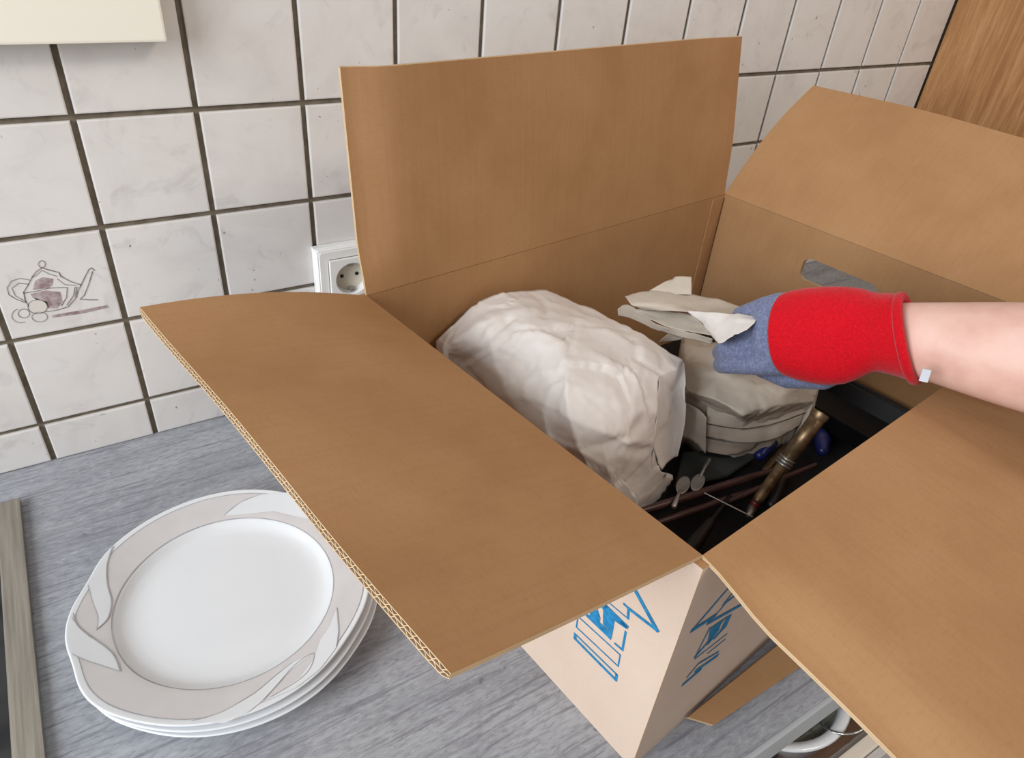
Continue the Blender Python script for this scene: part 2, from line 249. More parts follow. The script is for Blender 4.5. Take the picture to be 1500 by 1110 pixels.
class Mat:
    """small node builder"""
    def __init__(self, name, color, rough=0.6, metal=0.0, spec=0.5, coat=0.0):
        self.m = bpy.data.materials.new(name)
        self.m.use_nodes = True
        self.nt = self.m.node_tree
        self.b = self.nt.nodes['Principled BSDF']
        self.b.inputs['Base Color'].default_value = color
        self.b.inputs['Roughness'].default_value = rough
        self.b.inputs['Metallic'].default_value = metal
        self.b.inputs['Specular IOR Level'].default_value = spec
        self.b.inputs['Coat Weight'].default_value = coat
        self.color = color
        self.last = None
        self.height = None
    def node(self, t, **kw):
        n = self.nt.nodes.new(t)
        for k, v in kw.items(): setattr(n, k, v)
        return n
    def link(self, a, b): self.nt.links.new(a, b)
    def coords(self, kind='Object', scale=(1, 1, 1), rnd_off=False):
        tc = self.node('ShaderNodeTexCoord')
        mp = self.node('ShaderNodeMapping')
        mp.inputs['Scale'].default_value = scale
        self.link(tc.outputs[kind], mp.inputs['Vector'])
        if rnd_off:
            oi = self.node('ShaderNodeObjectInfo')
            mu = self.node('ShaderNodeMath', operation='MULTIPLY'); mu.inputs[1].default_value = 37.0
            self.link(oi.outputs['Random'], mu.inputs[0])
            cb = self.node('ShaderNodeCombineXYZ')
            self.link(mu.outputs[0], cb.inputs[0]); self.link(mu.outputs[0], cb.inputs[1])
            self.link(cb.outputs[0], mp.inputs['Location'])
        return mp.outputs['Vector']
    def noise(self, vec, scale, detail=3, rough=0.55, dist=0.0):
        n = self.node('ShaderNodeTexNoise')
        n.inputs['Scale'].default_value = scale
        n.inputs['Detail'].default_value = detail
        n.inputs['Roughness'].default_value = rough
        n.inputs['Distortion'].default_value = dist
        self.link(vec, n.inputs['Vector'])
        return n.outputs['Fac']
    def ramp(self, fac, stops):
        r = self.node('ShaderNodeValToRGB')
        el = r.color_ramp.elements
        while len(el) < len(stops): el.new(0.5)
        for e, (p, c) in zip(el, stops):
            e.position = p
            e.color = c if not isinstance(c, (int, float)) else (c, c, c, 1)
        self.link(fac, r.inputs['Fac'])
        return r.outputs['Color']
    def mix(self, fac, a, b, mode='MIX'):
        n = self.node('ShaderNodeMix', data_type='RGBA', blend_type=mode)
        for s, v in ((0, fac), (6, a), (7, b)):
            if hasattr(v, 'is_linked'): self.link(v, n.inputs[s])
            else: n.inputs[s].default_value = v
        return n.outputs[2]
    def setcolor(self, sock): self.link(sock, self.b.inputs['Base Color']); return self
    def bump(self, sock, strength=0.3, dist=0.001):
        n = self.node('ShaderNodeBump')
        n.inputs['Strength'].default_value = strength
        n.inputs['Distance'].default_value = dist
        self.link(sock, n.inputs['Height'])
        if self.height: self.link(self.height, n.inputs['Normal'])
        self.height = n.outputs['Normal']
        self.link(self.height, self.b.inputs['Normal'])
        return self

def newobj(name, bm_or_me, mats=None, parent=None, smooth=False):
    if isinstance(bm_or_me, bmesh.types.BMesh):
        me = bpy.data.meshes.new(name)
        bm_or_me.to_mesh(me); bm_or_me.free()
    else:
        me = bm_or_me
    if mats is not None and not me.materials:
        for m in (mats if isinstance(mats, (list, tuple)) else [mats]):
            me.materials.append(m.m if isinstance(m, Mat) else m)
    if smooth:
        for p in me.polygons: p.use_smooth = True
    o = bpy.data.objects.new(name, me)
    COL.objects.link(o)
    if parent: o.parent = parent
    return o

def thing(name, label, cat, group=None, loc=(0, 0, 0)):
    o = bpy.data.objects.new(name, None)
    o.empty_display_size = 0.05
    COL.objects.link(o)
    tag(o, label, cat, group)
    return o

def tag(o, label, cat, group=None):
    o['label'] = label; o['category'] = cat
    if group: o['group'] = group
    return o

def structure(o, label=None, cat=None):
    o['kind'] = 'structure'
    if label: o['label'] = label
    if cat: o['category'] = cat
    return o

def box_bm(x0, x1, y0, y1, z0, z1, bev=0.0, seg=2):
    bm = bmesh.new()
    bmesh.ops.create_cube(bm, size=1)
    for v in bm.verts:
        v.co = Vector((x0 if v.co.x < 0 else x1, y0 if v.co.y < 0 else y1, z0 if v.co.z < 0 else z1))
    if bev:
        bmesh.ops.bevel(bm, geom=bm.edges[:], offset=bev, segments=seg, profile=0.7, affect='EDGES')
    return bm

def frame_of(d):
    d = d.normalized()
    a = Vector((0, 0, 1)) if abs(d.z) < 0.9 else Vector((1, 0, 0))
    s = d.cross(a).normalized()
    return s, s.cross(d).normalized()

def tube(bm, pts, radii, seg=12, caps=True, frames=None, squash=None):
    """round tube through pts; squash: list of (rs, rn) pairs instead of radii"""
    rings = []
    n = len(pts)
    for i in range(n):
        d = (pts[min(i + 1, n - 1)] - pts[max(i - 1, 0)])
        s, t = frames if frames else frame_of(d)
        if frames:
            d = d.normalized(); s = (s - d * s.dot(d)).normalized(); t = s.cross(d).normalized()
            if t.dot(frames[1]) < 0: t = -t
        rs, rn = squash[i] if squash else (radii[i], radii[i])
        rings.append([bm.verts.new(pts[i] + s * (rs * math.cos(2 * math.pi * k / seg)) + t * (rn * math.sin(2 * math.pi * k / seg))) for k in range(seg)])
    for i in range(n - 1):
        for k in range(seg):
            bm.faces.new((rings[i][k], rings[i][(k + 1) % seg], rings[i + 1][(k + 1) % seg], rings[i + 1][k]))
    if caps:
        bm.faces.new(rings[0][::-1]); bm.faces.new(rings[-1])
    bmesh.ops.recalc_face_normals(bm, faces=bm.faces[:])
    return rings

def capsule(bm, pts, radii, seg=12):
    """tube with round ends"""
    p = [V(q) for q in pts]; r = list(radii)
    d0 = (p[0] - p[1]).normalized(); d1 = (p[-1] - p[-2]).normalized()
    head = [(p[0] + d0 * (r[0] * math.sin(a)), r[0] * math.cos(a)) for a in (1.45, 1.05, 0.55)]
    tail = [(p[-1] + d1 * (r[-1] * math.sin(a)), r[-1] * math.cos(a)) for a in (0.55, 1.05, 1.45)]
    allp = head + list(zip(p, r)) + tail
    return tube(bm, [a for a, _ in allp], [b for _, b in allp], seg)

def ribbon(bm, pts, width, nrm):
    """flat printed line of constant width in the plane with normal nrm"""
    pts = [V(p) for p in pts]
    closed = (pts[0] - pts[-1]).length < 1e-6 and len(pts) > 2
    n = len(pts); L = []; R = []
    for i in range(n):
        a = pts[i - 1] if i > 0 else (pts[-2] if closed else pts[0])
        b = pts[i + 1] if i < n - 1 else (pts[1] if closed else pts[-1])
        d0 = (pts[i] - a); d1 = (b - pts[i])
        if d0.length < 1e-9: d0 = d1
        if d1.length < 1e-9: d1 = d0
        t = (d0.normalized() + d1.normalized())
        t = t.normalized() if t.length > 1e-6 else d1.normalized()
        s = nrm.cross(t).normalized()
        k = min(1 / max(0.3, s.dot(nrm.cross(d1).normalized())), 2.2)
        ext = Vector((0, 0, 0))
        if not closed and i == 0: ext = -t * width * 0.3
        if not closed and i == n - 1: ext = t * width * 0.3
        L.append(bm.verts.new(pts[i] + s * (width * 0.5 * k) + ext)); R.append(bm.verts.new(pts[i] - s * (width * 0.5 * k) + ext))
    for i in range(n - 1):
        bm.faces.new((L[i], R[i], R[i + 1], L[i + 1]))

def poly(bm, pts):
    f = bm.faces.new([bm.verts.new(V(p)) for p in pts])
    bmesh.ops.triangulate(bm, faces=[f])

# ---------------------------------------------------------------- materials
def tile_material():
    m = Mat('glazed_tile', lin(214, 210, 207), rough=0.22, spec=0.45)
    v = m.coords('Object', rnd_off=True)
    cloud = m.noise(v, 14, 4, 0.6, 0.8)
    c1 = m.ramp(cloud, [(0.30, lin(211, 207, 205)), (0.52, lin(219, 216, 213)), (0.75, lin(222, 220, 219))])
    vein = m.noise(v, 20, 4, 0.6, 1.6)
    vf = m.ramp(vein, [(0.58, 0.0), (0.74, 0.42)])
    c2 = m.mix(vf, c1, lin(180, 176, 176))
    sp = m.noise(v, 170, 1, 0.4, 0.2)
    gate = m.ramp(m.noise(v, 26, 2, 0.5), [(0.52, 0.0), (0.62, 1.0)])
    sf = m.mix(1.0, m.ramp(sp, [(0.745, 0.0), (0.77, 0.85)]), gate, 'MULTIPLY')
    c3 = m.mix(sf, c2, lin(130, 124, 124))
    m.setcolor(c3)
    m.bump(cloud, 0.12, 0.002)
    return m
M_tile = tile_material()

M_grout = Mat('grout', lin(112, 105, 92), rough=0.95, spec=0.1)
_v = M_grout.coords('Object')
M_grout.setcolor(M_grout.ramp(M_grout.noise(_v, 60, 4), [(0.3, lin(98, 90, 78)), (0.7, lin(128, 119, 105))]))
M_grout.bump(M_grout.noise(_v, 900, 2), 0.4, 0.001)

def counter_material():
    m = Mat('grey_wood_laminate', lin(150, 154, 160), rough=0.55, spec=0.3)
    big = m.noise(m.coords('Object', (1.0, 3.5, 1.0)), 4.0, 4, 0.55, 0.8)
    c = m.ramp(big, [(0.28, lin(142, 145, 152)), (0.5, lin(158, 161, 167)), (0.72, lin(172, 175, 181))])
    st = m.noise(m.coords('Object', (1.0, 9.0, 1.0)), 7, 5, 0.62, 0.9)
    c = m.mix(m.ramp(st, [(0.34, 0.30), (0.50, 0.0)]), c, lin(116, 116, 122))
    fine = m.noise(m.coords('Object', (1.0, 3.2, 1.0)), 95, 4, 0.7, 0.4)
    lines = m.noise(m.coords('Object', (1.2, 34.0, 1.0)), 7, 3, 0.5, 0.5)
    c = m.mix(m.ramp(lines, [(0.36, 0.55), (0.42, 0.0)]), c, lin(108, 109, 116))
    c = m.mix(m.ramp(fine, [(0.36, 0.45), (0.5, 0.0)]), c, lin(112, 112, 119))
    c = m.mix(m.ramp(fine, [(0.55, 0.0), (0.7, 0.4)]), c, lin(196, 198, 202))
    kn = m.noise(m.coords('Object', (1.0, 1.8, 1.0)), 60, 2, 0.5)
    c = m.mix(m.ramp(kn, [(0.70, 0.0), (0.76, 0.6)]), c, lin(92, 92, 104))
    crack = m.noise(m.coords('Object', (0.7, 12.0, 1.0)), 5, 3, 0.5, 0.4)
    c = m.mix(m.ramp(crack, [(0.487, 0.0), (0.5, 0.35), (0.513, 0.0)]), c, lin(110, 110, 116))
    m.setcolor(c)
    m.bump(fine, 0.15, 0.001)
    return m
M_counter = counter_material()
M_edge = Mat('grey_edge_band', lin(176, 182, 186), rough=0.45)

def card_material(name, base, dark, light, stripes=True, rough=0.85):
    m = Mat(name, base, rough=rough, spec=0.12)
    v = m.coords('UV')
    blot = m.noise(v, 9, 4, 0.6, 0.3)
    c = m.mix(0.45, base, m.ramp(blot, [(0.30, dark), (0.5, base), (0.72, light)]))
    fib = m.noise(m.coords('UV', (1.0, 3.0, 1.0)), 160, 3, 0.7)
    c = m.mix(m.ramp(fib, [(0.30, 0.28), (0.5, 0.0)]), c, dark)
    spk = m.noise(v, 420, 2, 0.6)
    c = m.mix(m.ramp(spk, [(0.64, 0.0), (0.72, 0.30)]), c, light)
    if stripes:
        fl = m.noise(m.coords('UV', (1.0, 0.03, 1.0)), 230, 2, 0.6)
        c = m.mix(m.ramp(fl, [(0.36, 0.13), (0.52, 0.0)]), c, dark)
        m.bump(fl, 0.14, 0.001)
    m.setcolor(c)
    m.bump(blot, 0.12, 0.003)
    return m
M_card_in = card_material('kraft_inside', lin(169, 130, 92), lin(150, 111, 74), lin(179, 142, 105))
M_card_out = card_material('kraft_outside', lin(210, 189, 172), lin(198, 176, 158), lin(218, 200, 184), stripes=False)
M_card_edge = card_material('kraft_cut_edge', lin(206, 178, 142), lin(180, 150, 114), lin(226, 204, 174), stripes=False)
M_print = Mat('blue_print', lin(36, 138, 196), rough=0.7, spec=0.1)
_v = M_print.coords('Object')
M_print.setcolor(M_print.ramp(M_print.noise(_v, 260, 3), [(0.35, lin(34, 112, 160)), (0.65, lin(52, 138, 186))]))

def paper_material(name, a, b):
    m = Mat(name, a, rough=0.75, spec=0.15)
    v = m.coords('Object')
    m.setcolor(m.ramp(m.noise(v, 18, 4, 0.6), [(0.3, b), (0.65, a)]))
    m.bump(m.noise(v, 55, 3, 0.5, 1.0), 0.12, 0.002)
    m.bump(m.noise(v, 700, 2), 0.08, 0.0006)
    return m
M_paper = paper_material('grey_packing_paper', lin(229, 225, 222), lin(219, 214, 210))
M_paper2 = paper_material('grey_kraft_paper', lin(198, 188, 175), lin(182, 172, 158))

M_china = Mat('white_china', lin(224, 227, 230), rough=0.12, spec=0.5, coat=0.3)
_v = M_china.coords('Object')
M_china.bump(M_china.noise(_v, 30, 2), 0.03, 0.001)
M_mauve = Mat('mauve_glaze', lin(212, 205, 205), rough=0.15, spec=0.5)
_v = M_mauve.coords('Object')
M_mauve.setcolor(M_mauve.ramp(M_mauve.noise(_v, 40, 2), [(0.3, lin(202, 199, 199)), (0.7, lin(208, 205, 205))]))
M_line = Mat('grey_decor_line', lin(150, 148, 150), rough=0.2)
_v = M_line.coords('Object')
M_line.setcolor(M_line.ramp(M_line.noise(_v, 60, 2), [(0.3, lin(152, 150, 154)), (0.7, lin(178, 176, 178))]))
M_leaf = Mat('white_leaf_glaze', lin(220, 223, 226), rough=0.12, spec=0.5)

M_plastic = Mat('white_plastic', lin(236, 236, 234), rough=0.3, spec=0.45)
M_socket_in = Mat('ivory_plastic', lin(214, 209, 192), rough=0.35)
M_black = Mat('black_plastic', lin(22, 22, 24), rough=0.4)
M_steel = Mat('polished_steel', lin(190, 190, 188), rough=0.32, metal=0.9)
M_brush = Mat('brushed_steel', lin(158, 152, 142), rough=0.45, metal=0.6)
_v = M_brush.coords('Object', (60, 2, 60))
M_brush.setcolor(M_brush.ramp(M_brush.noise(_v, 6, 4), [(0.3, lin(140, 134, 124)), (0.7, lin(172, 166, 156))]))
M_glass = Mat('black_ceramic_glass', lin(40, 41, 44), rough=0.08)
M_cream = Mat('cream_lacquer', lin(238, 234, 220), rough=0.35)
M_brass = Mat('tarnished_brass', lin(150, 122, 84), rough=0.42, metal=0.7)
_v = M_brass.coords('Object')
M_brass.setcolor(M_brass.ramp(M_brass.noise(_v, 90, 4), [(0.35, lin(96, 76, 54)), (0.65, lin(150, 126, 96))]))
M_dark = Mat('black_fabric', lin(24, 23, 25), rough=0.8)
_v = M_dark.coords('Object')
M_dark.bump(M_dark.noise(_v, 40, 4), 0.5, 0.006)
M_tray = Mat('black_enamel', lin(16, 16, 18), rough=0.45)
M_green = Mat('dark_green_plastic', lin(40, 46, 44), rough=0.4)
M_brown = Mat('dark_brown_wood', lin(92, 60, 56), rough=0.4)
_v = M_brown.coords('Object', (4, 40, 40))
M_brown.setcolor(M_brown.ramp(M_brown.noise(_v, 8, 3), [(0.3, lin(56, 36, 36)), (0.7, lin(98, 68, 64))]))
M_bluep = Mat('blue_plastic', lin(24, 34, 92), rough=0.35)
M_redp = Mat('red_plastic', lin(112, 34, 32), rough=0.35)

def wood_material():
    m = Mat('oak_veneer', lin(178, 130, 84), rough=0.45, spec=0.3)
    g = m.noise(m.coords('Object', (1, 18, 1.2)), 7, 5, 0.6, 0.6)
    c = m.ramp(g, [(0.3, lin(156, 108, 66)), (0.5, lin(176, 128, 82)), (0.72, lin(194, 148, 102))])
    p = m.noise(m.coords('Object', (1, 120, 5)), 10, 3)
    c = m.mix(m.ramp(p, [(0.36, 0.5), (0.46, 0.0)]), c, lin(140, 96, 56))
    m.setcolor(c); m.bump(p, 0.15, 0.001)
    return m
M_wood = wood_material()
M_cab = Mat('grey_cabinet_front', lin(178, 174, 172), rough=0.5)
M_drawer = Mat('drawer_brown_board', lin(196, 146, 112), rough=0.6)
_v = M_drawer.coords('Object', (3, 40, 3))
M_drawer.setcolor(M_drawer.ramp(M_drawer.noise(_v, 9, 3), [(0.3, lin(206, 160, 126)), (0.7, lin(224, 182, 150))]))
M_rail = Mat('cream_rail', lin(206, 196, 182), rough=0.4)
M_floor = Mat('grey_floor', lin(150, 144, 142), rough=0.5)
_v = M_floor.coords('Object')
M_floor.setcolor(M_floor.ramp(M_floor.noise(_v, 6, 5), [(0.3, lin(136, 130, 128)), (0.7, lin(162, 156, 154))]))

def skin_material():
    m = Mat('skin', lin(222, 182, 168), rough=0.5, spec=0.35)
    m.b.inputs['Subsurface Weight'].default_value = 0.12
    m.b.inputs['Subsurface Radius'].default_value = (0.012, 0.005, 0.003)
    m.b.inputs['Subsurface Scale'].default_value = 0.4
    v = m.coords('Object')
    c = m.ramp(m.noise(v, 28, 4, 0.6), [(0.3, lin(214, 170, 157)), (0.55, lin(224, 186, 172)), (0.75, lin(228, 194, 182))])
    m.setcolor(c)
    m.bump(m.noise(v, 420, 3), 0.12, 0.0008)
    return m
M_skin = skin_material()
def knit_material(name, a, b, sc):
    m = Mat(name, a, rough=0.85, spec=0.15)
    v = m.coords('Object')
    n = m.noise(v, sc, 3, 0.6)
    m.setcolor(m.ramp(n, [(0.35, b), (0.65, a)]))
    m.bump(n, 0.45, 0.0012)
    m.bump(m.noise(v, 45, 3), 0.3, 0.004)
    m.b.inputs['Sheen Weight'].default_value = 0.15
    return m
M_red = knit_material('red_knit', lin(208, 8, 30), lin(184, 5, 22), 520)
M_blue = knit_material('blue_grey_coating', lin(126, 135, 165), lin(98, 107, 138), 420)
M_sleeve = knit_material('grey_sleeve', lin(120, 122, 128), lin(100, 102, 108), 400)

# ---------------------------------------------------------------- the room: wall, tiles, counter, floor
T = 0.105
Z0 = 0.366
wall = newobj('wall_back', box_bm(-0.75, 1.40, -0.0005, 0.08, -0.90, 0.85), M_grout)
structure(wall, 'kitchen wall of white marbled square tiles with dark grout', 'wall')
G = 0.0027
def tile_mesh(w, h, name):
    bm = box_bm(-w / 2, w / 2, -0.0036, 0.0, -h / 2, h / 2)
    ed = [e for e in bm.edges if all(v.co.y < -0.003 for v in e.verts)]
    bmesh.ops.bevel(bm, geom=ed, offset=0.0016, segments=2, profile=0.6, affect='EDGES')
    me = bpy.data.meshes.new(name); bm.to_mesh(me); bm.free()
    me.materials.append(M_tile.m)
    return me
rows = [(0.001, Z0 - 3 * T - G)] + [(Z0 + j * T + G, Z0 + (j + 1) * T - G) for j in range(-3, 4)]
full = tile_mesh(T - 2 * G, T - 2 * G, 'tile')
cut = tile_mesh(T - 2 * G, rows[0][1] - rows[0][0], 'tile')
teapot_tile = None
for i in range(-6, 13):
    for j, (za, zb) in enumerate(rows):
        o = bpy.data.objects.new('tile', full if j else cut)
        COL.objects.link(o)
        o.parent = wall
        o.location = (i * T + T / 2, -0.0005 + rnd.uniform(-0.0003, 0.0002), (za + zb) / 2)
        o.rotation_euler = (rnd.uniform(-0.004, 0.004), 0, rnd.uniform(-0.004, 0.004))
        if i == -1 and j == 2:
            teapot_tile = o
            o.location.y = -0.0005; o.rotation_euler = (0, 0, 0)
# teapot decoration printed on one tile
tp = DATA['TEAPOT']
teapot_tile['label'] = 'tile printed with a sketched teapot and eggs'
M_tline = Mat('teapot_line', lin(112, 104, 108), rough=0.3)
_v = M_tline.coords('Object')
M_tline.setcolor(M_tline.ramp(M_tline.noise(_v, 160, 3), [(0.35, lin(100, 92, 96)), (0.65, lin(160, 153, 156))]))
M_tfill = Mat('teapot_mauve', lin(168, 146, 148), rough=0.3)
_v = M_tfill.coords('Object')
M_tfill.setcolor(M_tfill.ramp(M_tfill.noise(_v, 120, 4), [(0.35, lin(140, 116, 118)), (0.65, lin(190, 178, 179))]))
M_tegg = Mat('teapot_egg', lin(216, 210, 202), rough=0.3)
def teapot_part(name, mat, y, strokes=(), fills=()):
    bm = bmesh.new(); nrm = Vector((0, -1, 0))
    for pts, w in strokes: ribbon(bm, [(x, y, z) for x, z in pts], w * 0.8, nrm)
    for pts in fills: poly(bm, [(x, y, z) for x, z in pts])
    me = bpy.data.meshes.new(name)
    for v in bm.verts: v.co -= teapot_tile.location
    bmesh.ops.recalc_face_normals(bm, faces=bm.faces[:])
    return newobj(name, bm, mat, teapot_tile)
teapot_part('teapot_shading', M_tfill, -0.00430, fills=tp['fills'])
teapot_part('egg', M_tegg, -0.00440, fills=tp['cream'])
teapot_part('teapot_outline', M_tline, -0.00450, strokes=tp['strokes'])

floor = newobj('floor', box_bm(-2.2, 2.4, -3.0, 0.08, -0.95, -0.90), M_floor)
structure(floor, 'grey kitchen floor', 'floor')

# worktop
ct = thing('countertop', 'grey wood-grain laminate worktop under the plates and the box', 'countertop')
newobj('slab', box_bm(-1.3, 1.365, -0.632, -0.0005, -0.036, 0.0), M_counter, ct)
newobj('front_edge', box_bm(-1.3, 1.365, -0.6365, -0.6318, -0.036, 0.0, 0.0018), M_edge, ct)

# tall oak cabinet at the right end
tc = thing('tall_cabinet', 'tall oak-veneer cabinet standing at the right end of the tiled wall', 'cabinet')
newobj('side_panel', box_bm(1.3662, 1.392, -0.60, -0.006, -0.90, 1.9, 0.001), M_wood, tc)
newobj('body', box_bm(1.393, 1.95, -0.58, -0.006, -0.90, 1.9), M_wood, tc)
newobj('door', box_bm(1.393, 1.95, -0.602, -0.582, -0.85, 1.88, 0.002), M_wood, tc)

# base cabinet with the half open drawer
bc = thing('base_cabinet', 'base cabinet under the worktop with a drawer slightly pulled open', 'cabinet')
for nm, a in (('side_panel', (0.18, 0.198)), ('side_panel', (0.98, 0.998))):
    newobj(nm, box_bm(a[0], a[1], -0.60, -0.02, -0.88, -0.038), M_cab, bc)
newobj('bottom_board', box_bm(0.199, 0.979, -0.60, -0.02, -0.88, -0.862), M_cab, bc)
newobj('back_board', box_bm(0.199, 0.979, -0.035, -0.021, -0.861, -0.038), M_cab, bc)
newobj('lower_front', box_bm(0.185, 0.993, -0.622, -0.602, -0.86, -0.262, 0.002), M_cab, bc)
dr = newobj('drawer', box_bm(0.215, 0.965, -0.655, -0.12, -0.160, -0.1505), M_drawer, bc)
newobj('drawer_side', box_bm(0.203, 0.214, -0.655, -0.12, -0.16, -0.07), M_drawer, dr)
newobj('drawer_side', box_bm(0.966, 0.977, -0.655, -0.12, -0.16, -0.07), M_drawer, dr)
newobj('drawer_front', box_bm(0.185, 0.993, -0.674, -0.662, -0.26, -0.062, 0.002), M_rail, dr)
newobj('drawer_front_facing', box_bm(0.185, 0.993, -0.682, -0.6745, -0.26, -0.066, 0.001), M_cab, dr)
newobj('rail', box_bm(0.215, 0.965, -0.6615, -0.6565, -0.15, -0.070, 0.001), M_steel, dr)

# pan in the drawer: white rim and dark inside
pan = thing('frying_pan', 'round white pan with dark inside lying in the open drawer', 'pan')
def lathe(bm, prof, cx, cy, seg=48, rmod=None, uv=None):
    rings = []
    for r, z in prof:
        ring = []
        for k in range(seg):
            a = 2 * math.pi * k / seg
            rr = r + (rmod(a, r) if rmod else 0)
            ring.append(bm.verts.new((cx + rr * math.cos(a), cy + rr * math.sin(a), z)))
        rings.append(ring)
    for i in range(len(rings) - 1):
        for k in range(seg):
            bm.faces.new((rings[i][k], rings[i][(k + 1) % seg], rings[i + 1][(k + 1) % seg], rings[i + 1][k]))
    return rings
cx, cy = 0.466, -0.567
bm = bmesh.new()
rg = lathe(bm, [(0.045, -0.1495), (0.06, -0.1490), (0.072, -0.12), (0.081, -0.072), (0.0825, -0.070), (0.0805, -0.068), (0.0725, -0.070), (0.071, -0.074), (0.069, -0.085)], cx, cy, 56)
bm.faces.new(rg[0][::-1])
bmesh.ops.recalc_face_normals(bm, faces=bm.faces[:])
newobj('pan_body', bm, M_china, pan, True)
bm = bmesh.new()
rg = lathe(bm, [(0.0715, -0.0735), (0.0690, -0.080), (0.062, -0.086), (0.05, -0.088), (0.02, -0.0885)], cx, cy, 56)
bm.faces.new(rg[-1])
bmesh.ops.recalc_face_normals(bm, faces=bm.faces[:])
M_panin = Mat('dark_nonstick', lin(92, 94, 90), rough=0.25, metal=0.3)
_v = M_panin.coords('Object', (10, 40, 10))
M_panin.setcolor(M_panin.ramp(M_panin.noise(_v, 5, 3), [(0.35, lin(112, 114, 108)), (0.65, lin(168, 170, 160))]))
newobj('inside', bm, M_panin, pan, True)
bm = bmesh.new()
capsule(bm, [(0.405, -0.6265, -0.080), (0.39, -0.6350, -0.080), (0.36, -0.6500, -0.080)], [0.0075, 0.009, 0.0095])
newobj('handle', bm, M_black, pan, True)

ring = bmesh.new()
pts = [Vector((0.4925 + 0.0215 * math.cos(a), -0.638 + 0.0185 * math.sin(a), -0.072 - 0.01 * math.sin(a))) for a in [2 * math.pi * k / 28 for k in range(28)]]
n = len(pts)
for k in range(n):
    tube(ring, [pts[k], pts[(k + 1) % n]], [0.0014, 0.0014], 6, caps=False)
wr = newobj('wire_ring', ring, M_steel, None, True)
tag(wr, 'thin steel wire ring beside the white pan in the open drawer', 'wire ring')

# cream wall unit, top left corner of the picture
wu = thing('wall_unit', 'cream lacquered wall unit above the tiles at the left', 'cabinet')
newobj('body', box_bm(-0.60, 0.0855, -0.024, -0.005, 0.430, 0.80, 0.004, 3), M_cream, wu)
newobj('front', box_bm(-0.60, 0.0862, -0.030, -0.0242, 0.4315, 0.80, 0.002, 2), M_cream, wu)

# ---------------------------------------------------------------- socket
sx, sz = 0.2475, 0.1640
so = thing('wall_socket', 'white plastic wall socket on the tiles beside the upright box flap', 'socket')
fr = []
for x0, x1, z0_, z1_ in ((-0.0425, -0.0272, -0.0425, 0.0425), (0.0272, 0.0425, -0.0425, 0.0425), (-0.0272, 0.0272, 0.0272, 0.0425), (-0.0272, 0.0272, -0.0425, -0.0272)):
    fr.append((x0, x1, z0_, z1_))
bm = bmesh.new()
fv = {}
def fvert(x, y, z):
    k = (round(x, 5), round(y, 5), round(z, 5))
    if k not in fv: fv[k] = bm.verts.new((sx + x, y, sz + z))
    return fv[k]
O_, I_ = 0.0425, 0.0272
sqr = lambda h, y: [fvert(-h, y, -h), fvert(h, y, -h), fvert(h, y, h), fvert(-h, y, h)]
lay = [sqr(O_, -0.0045), sqr(O_, -0.0135), sqr(O_ - 0.0035, -0.0175), sqr(I_, -0.0175), sqr(I_, -0.0045)]
for A_, B_ in zip(lay, lay[1:]):
    for k in range(4): bm.faces.new((A_[k], A_[(k + 1) % 4], B_[(k + 1) % 4], B_[k]))
bmesh.ops.recalc_face_normals(bm, faces=bm.faces[:])
bmesh.ops.bevel(bm, geom=[e for e in bm.edges if all(v.co.y < -0.01 for v in e.verts)], offset=0.0012, segments=2, affect='EDGES')
newobj('frame', bm, M_plastic, so)
bm = bmesh.new()
# cover plate with the round recess
sq = []
seg = 40
def sqp(k, h):
    a = 2 * math.pi * k / seg
    c, s = math.cos(a), math.sin(a)
    t = h / max(abs(c), abs(s))
    return (c * t, s * t)
y0 = -0.0205
prof = [('s', 0.0275, -0.0176), ('s', 0.0275, y0 + 0.0008), ('s', 0.0267, y0), ('c', 0.0212, y0), ('c', 0.0200, y0 + 0.0008), ('c', 0.0195, -0.0085)]
rings = []
for kind, h, y in prof:
    ringv = []
    for k in range(seg):
        if kind == 's': px, pz = sqp(k, h)
        else:
            a = 2 * math.pi * k / seg; px, pz = h * math.cos(a), h * math.sin(a)
        ringv.append(bm.verts.new((sx + px, y, sz + pz)))
    rings.append(ringv)
for i in range(len(rings) - 1):
    for k in range(seg):
        bm.faces.new((rings[i][k], rings[i][(k + 1) % seg], rings[i + 1][(k + 1) % seg], rings[i + 1][k]))
bmesh.ops.recalc_face_normals(bm, faces=bm.faces[:])
cover = newobj('cover', bm, M_plastic, so)
bm = bmesh.new()
c0 = bmesh.ops.create_cone(bm, cap_ends=True, segments=40, radius1=0.0194, radius2=0.0194, depth=0.0005,
                           matrix=Matrix.Translation((sx, -0.0088, sz)) @ Matrix.Rotation(math.pi / 2, 4, 'X'))
newobj('recess_floor', bm, M_socket_in, so)
for dx in (-0.0095, 0.0095):
    bm = bmesh.new()
    bmesh.ops.create_cone(bm, cap_ends=True, segments=16, radius1=0.0024, radius2=0.0024, depth=0.0006,
                          matrix=Matrix.Translation((sx + dx, -0.0093, sz)) @ Matrix.Rotation(math.pi / 2, 4, 'X'))
    newobj('pin_hole', bm, M_black, so)
for dz in (-0.0175, 0.0175):
    newobj('earth_clip', box_bm(sx - 0.0028, sx + 0.0028, -0.0175, -0.0092, sz + dz - 0.0022, sz + dz + 0.0022, 0.0004), M_steel, so)

